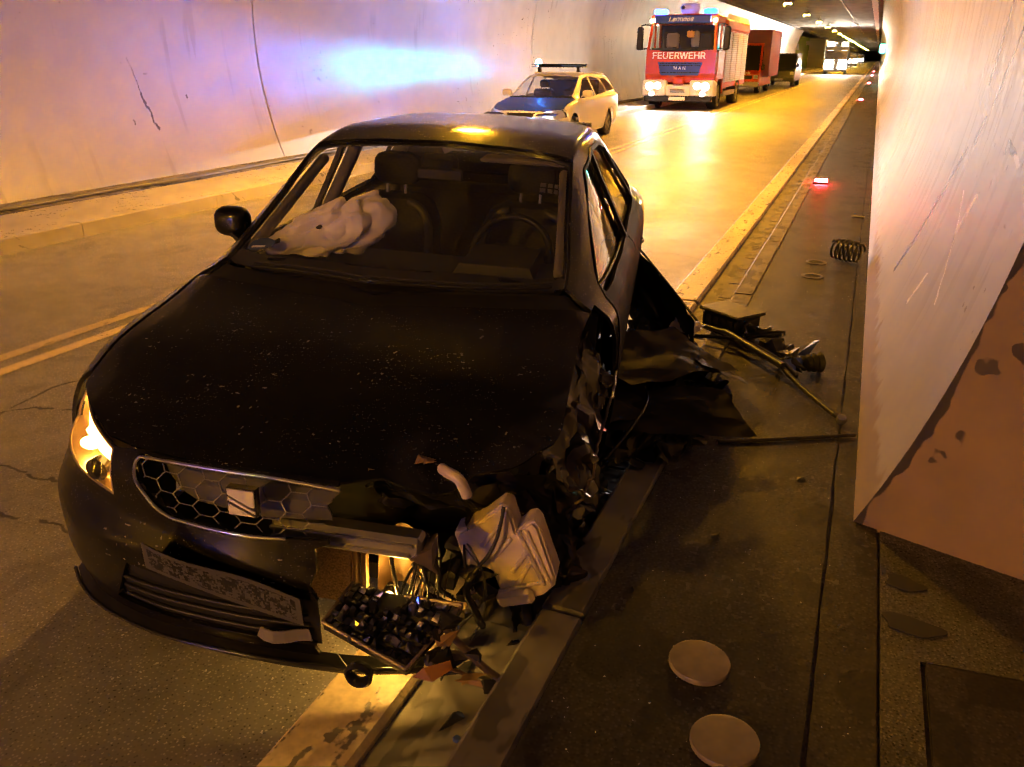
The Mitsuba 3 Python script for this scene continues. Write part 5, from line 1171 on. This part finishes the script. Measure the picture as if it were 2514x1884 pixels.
for z in (1.33, 1.57, 1.64): F_('grille_bar', bbox(-.72, .72, -.045, -.028, z, z + .022, .004), 'plastic_black', gk)
bp = F_('bumper', [bbox(-1.26, -.42, -.18, .22, .52, 1.08, .05), bbox(.42, 1.26, -.18, .22, .52, 1.08, .05), bbox(-.42, .42, -.10, .22, .50, .92, .04)], 'fire_white')
F_('lower_valance', bbox(-1.2, 1.2, -.10, .2, .30, .52, .03), 'plastic_black', bp)
F_('tow_hook', lump(90, -.18, .22, -.26, .0, .92, 1.18), 'fire_red', bp, smooth=30)
F_('winch', cyl([-.25, -.16, .70], [.25, -.16, .70], .06, 16), 'steel', bp, smooth=40)
F_('number_plate', bbox(-.28, .30, -.21, -.19, .36, .49, .005), 'fire_white', bp)
for s in (-1, 1):
    for j, (x, z, r, Lk) in enumerate(((.98, .86, .13, 1.0), (.70, .88, .11, .8), (.90, .60, .08, .6))):
        lk = F_('headlight', lathe([(r * 1.2, 0), (r * 1.2, -.03), (r * 1.05, -.03), (r, .01), (.0005, .012)], 'y', 24).apply_translation([s * x, -.19, z]), 'chrome', bp)
        F_('lamp_face', hull([(s * x + rr * math.cos(a), -.192 + yy, z + rr * math.sin(a)) for a in np.linspace(0, 2 * math.pi, 21)[:-1] for rr, yy in ((r * .7, -.016), (r * .97, .0))]), 'lamp_housing', lk, emitter=emit(WHITE, TRUCK_L * Lk, .5 if j == 0 else .25))
    beam(f'truck_beam_{s + 1}', (-6.42 + s * .98, 30.3 - .26, .81), (-6.42 + s * .98 + .6, 10, .3), WHITE, TRUCK_I, 42, 12, 1.0)
    F_('corner_step', bbox(s * 1.10, s * 1.28, .1, .45, .5, 1.0, .03), 'fire_white', bp)
    F_('marker_lamp', bbox(s * 1.10 - .06, s * 1.10 + .06, .02, .1, 3.06, 3.18, .02), 'lamp_housing', emitter=emit([1, .75, .45], 20, .03))
    F_('beacon', [bbox(s * .86 - .22, s * .86 + .22, .20, .55, 3.34, 3.52, .05)], 'blue_lens', emitter=emit(BLUE, TRUCK_BEACON_L if s < 0 else 1.2, .5 if s < 0 else .03))
    mk_ = F_('mirror', bbox(s * 1.52 - .11, s * 1.52 + .11, .10, .24, 2.12, 2.92, .05), 'plastic_black')
    F_('arm', [tube(spline([(s * 1.15, .3, z), (s * 1.35, .2, z + .05), (s * 1.5, .17, z)], 8), .025, 6) for z in (2.95, 2.12)], 'plastic_black', mk_)
for s in (-1, 1):
    for y in (1.05, 5.9): add_wheel(ft, s * 1.02, y, .54, s, FT, r=.54) if False else None
def truck_wheel(parent, tw, x, y, r, w, s):
    ms = wheel_meshes(r=r, w=w, spokes=8, side=1)
    R = trimesh.transformations.rotation_matrix(-s * math.pi / 2, [0, 0, 1])
    for m in ms: m.apply_transform(R); m.apply_translation([x, y, r])
    k = add('wheel', ms[0], 'rubber', parent, smooth=35, tw=tw); add('rim', ms[1], 'rim_grey', k, smooth=35, tw=tw); add('brake_disc', ms[2], 'steel_dark', k, smooth=35, tw=tw)
for s in (-1, 1):
    for y in (1.15, 5.6): truck_wheel(ft, FT, s * 1.05, y, .53, .34, s)
    F_('wheel_arch', prism_x([(.55, .55), (.62, .95), (.9, 1.15), (1.4, 1.15), (1.7, .95), (1.78, .55), (1.9, .55), (1.9, 1.2), (.4, 1.2), (.4, .55)], min(s * .98, s * 1.24), max(s * .98, s * 1.24)), 'fire_red')
body = F_('equipment_body', [bbox(-1.24, 1.24, 2.0, 7.6, 2.86, 3.22, .04), box(-1.2, 1.2, 2.02, 7.58, .75, 2.86), box(-.5, .5, .2, 7.4, .55, .9)], 'fire_red', label='red body with roller shutters behind the cab')
for s in (-1, 1):
    for k in range(4):
        y = 2.12 + 1.36 * k
        F_('roller_shutter', box(s * 1.205, s * 1.222, y, y + 1.22, .95, 2.80), 'shutter', body)
    F_('roof_gallery', box(s * 1.16, s * 1.20, 2.1, 7.5, 3.22, 3.42), 'fire_white', body)
    F_('side_step', box(s * 1.05, s * 1.26, 2.1, 4.7, .45, .62), 'steel', body)
F_('roof_monitor', [lump(95, -.35, .30, 1.0, 1.5, 3.36, 3.78), cyl([-.22, .98, 3.60], [-.22, .90, 3.60], .09, 16), cyl([.12, .99, 3.60], [.12, .92, 3.60], .07, 16)], 'fire_white', smooth=35)
F_('monitor_lamp', cyl([-.22, .905, 3.60], [-.22, .885, 3.60], .07, 16), 'plastic_gloss')
for x, y, z in ((-.4, 2.6, 3.42), (.2, 3.6, 3.42), (.55, 5, 3.42)): F_('roof_box', bbox(x - .35, x + .35, y, y + 1.0, 3.22, z, .03), 'steel', body)

# ------------------------------------------------------------------ vans behind it
def van(name, label, cat, tw, paint, w, h, Lg, box_body=None):
    k0 = thing(name, label, cat); A = lambda n, m, b, par=None, smooth=False, **k: add(n, m, b, par or k0, smooth, tw=tw, **k)
    hw = w / 2
    prof = [(0.02, .35), (0, .55), (.05, .95), (.45, 1.12), (.50, 1.16), (.95, h - .25), (1.05, h - .1), (1.2, h), (Lg, h), (Lg, .35)]
    prof2 = [(0.02, .35), (0, .55), (.05, .95), (.45, 1.12), (Lg, 1.12), (Lg, .35)]
    A('body', [prism_x(prof2, -hw, hw), prism_x([(1.15, h - .14), (1.2, h), (Lg, h), (Lg, 1.12), (2.0, 1.12), (2.0, h - .14)], -hw + .06, hw - .06)], paint)
    wsx = np.array([[(-hw + .08, .47, 1.13), (-hw + .16, 1.0, h - .12)], [(hw - .08, .47, 1.13), (hw - .16, 1.0, h - .12)]], float)
    A('windscreen', grid_uv(wsx, 2, 2)[0], 'plastic_gloss')
    for s in (-1, 1):
        A('pillar', hull([(s * hw, .46, 1.1), (s * (hw - .09), .44, 1.1), (s * (hw - .06), 1.1, h - .1), (s * (hw - .15), 1.02, h - .1), (s * hw, .6, 1.1)]), paint)
        A('side_window', hull([(s * (hw - .03), .65, 1.14), (s * (hw - .07), 1.1, h - .18), (s * (hw - .07), 1.95, h - .18), (s * (hw - .03), 1.95, 1.14), (s * (hw - .2), 1.2, 1.2)]), 'plastic_gloss')
        A('headlight', bbox(s * (hw - .28), s * (hw - .06), -.015, .05, .72, .90, .02), 'headlamp_glass')
        A('mirror', bbox(s * (hw + .08) - .08, s * (hw + .08) + .08, .55, .68, 1.15, 1.42, .03), 'plastic_black')
        for y in (.75, Lg - .9): truck_wheel(k0, tw, s * (hw - .14), y, .34, .22, s)
    A('bumper', bbox(-hw, hw, -.06, .1, .32, .58, .03), 'plastic_black' if paint == 'van_black' else 'steel')
    A('grille', bbox(-hw + .35, hw - .35, -.012, .05, .70, .88, .01), 'plastic_black')
    A('number_plate', bbox(-.26, .26, -.08, -.062, .40, .51, .004), 'fire_white')
    if box_body: A('cargo_box', bbox(*box_body, .03), 'box_blue_lit')
    return k0, A
mat('van_black', (.008, .009, .014), .2, clearcoat=.6); mat('box_blue_lit', (.10, .012, .07), .5)  # red box coloured purple, blue light put into the base colour
rv, RA = van('fire_van', 'red fire service van with a red box body coloured purple as under blue light behind the fire engine', 'van', T().translate([-6.6, 46.0, 0]), 'fire_red', 2.0, 2.45, 5.4, (-1.15, 1.3, 1.3, 6.0, .8, 3.1))
RA('beacon', bbox(-.7, -.3, 1.25, 1.5, 2.45, 2.6, .03), 'blue_lens')
tl = meshkit.text_mesh('FEUERWEHR', .13, .008, bold=True); tl.apply_translation([-tl.bounds[:, 0].mean(), 0, 0]); v = tl.vertices; tl.vertices = np.stack([v[:, 0], .04 - .005 - v[:, 2] + 0 * v[:, 0], .94 + v[:, 1]], 1) ; RA('lettering', tl, 'fire_white')
bv, BA = van('black_van', 'black van parked on the centre line behind the red fire van', 'van', T().translate([-5.75, 57.5, 0]), 'van_black', 1.85, 2.0, 4.9)
# oncoming vehicles far down the tunnel, headlights on
def far_vehicle(label, x, y, w, h, L_, big):
    tw = T().translate([x, y, 0]); k0 = thing('far_truck', label, 'truck')
    add('cab', [bbox(-w / 2, w / 2, 0, 2.2, .5, h, .08), box(-w / 2 + .1, w / 2 - .1, 2.2, 7, .6, h)], 'steel_dark', k0, tw=tw)
    add('windscreen', bbox(-w / 2 + .15, w / 2 - .15, -.02, .05, h * .52, h * .85, .02), 'plastic_gloss', k0, tw=tw)
    add('bumper', bbox(-w / 2, w / 2, -.1, .1, .35, .6, .03), 'plastic_black', k0, tw=tw)
    for s in (-1, 1):
        add('headlight', bbox(s * (w / 2 - .95), s * (w / 2 - .06), -.06, .02, .70, 1.40, .02), 'lamp_housing', k0, tw=tw, emitter=emit(WHITE * [1, .93, .8], L_, .35 if big else .05))
        if big: add('roof_lamp', bbox(s * .7 - .3, s * .7 + .3, -.03, .05, h + .02, h + .32, .03), 'lamp_housing', k0, tw=tw, emitter=emit(WHITE * [1, .93, .8], L_ * .4, .1))  # lamps added, and headlights oversized, to stand in for the far glare
        truck_wheel(k0, tw, s * (w / 2 - .2), 1.2, .45, .25, s)
far_vehicle('far truck with dazzling headlights deep in the tunnel', -4.3, 100.0, 2.4, 2.9, FAR_L, True)
far_vehicle('tiny second far truck with headlights on beyond the dazzling one', -5.6, 205.0, 2.3, 2.8, 100, False)
far_vehicle('tiny third far truck with headlights on near the vanishing point', -5.8, 300.0, 2.3, 2.8, 100, False)
es = thing('emergency_sign', 'small lit green sign on the right wall far down the tunnel', 'sign')
add('case', bbox(-.12, .30, 66, 66.2, 2.0, 2.65, .02), 'lamp_housing', es)
add('lit_face', box(-.09, .27, 65.985, 65.998, 2.04, 2.61), 'lamp_housing', es, emitter=emit([.05, .9, .75], 3, .03))
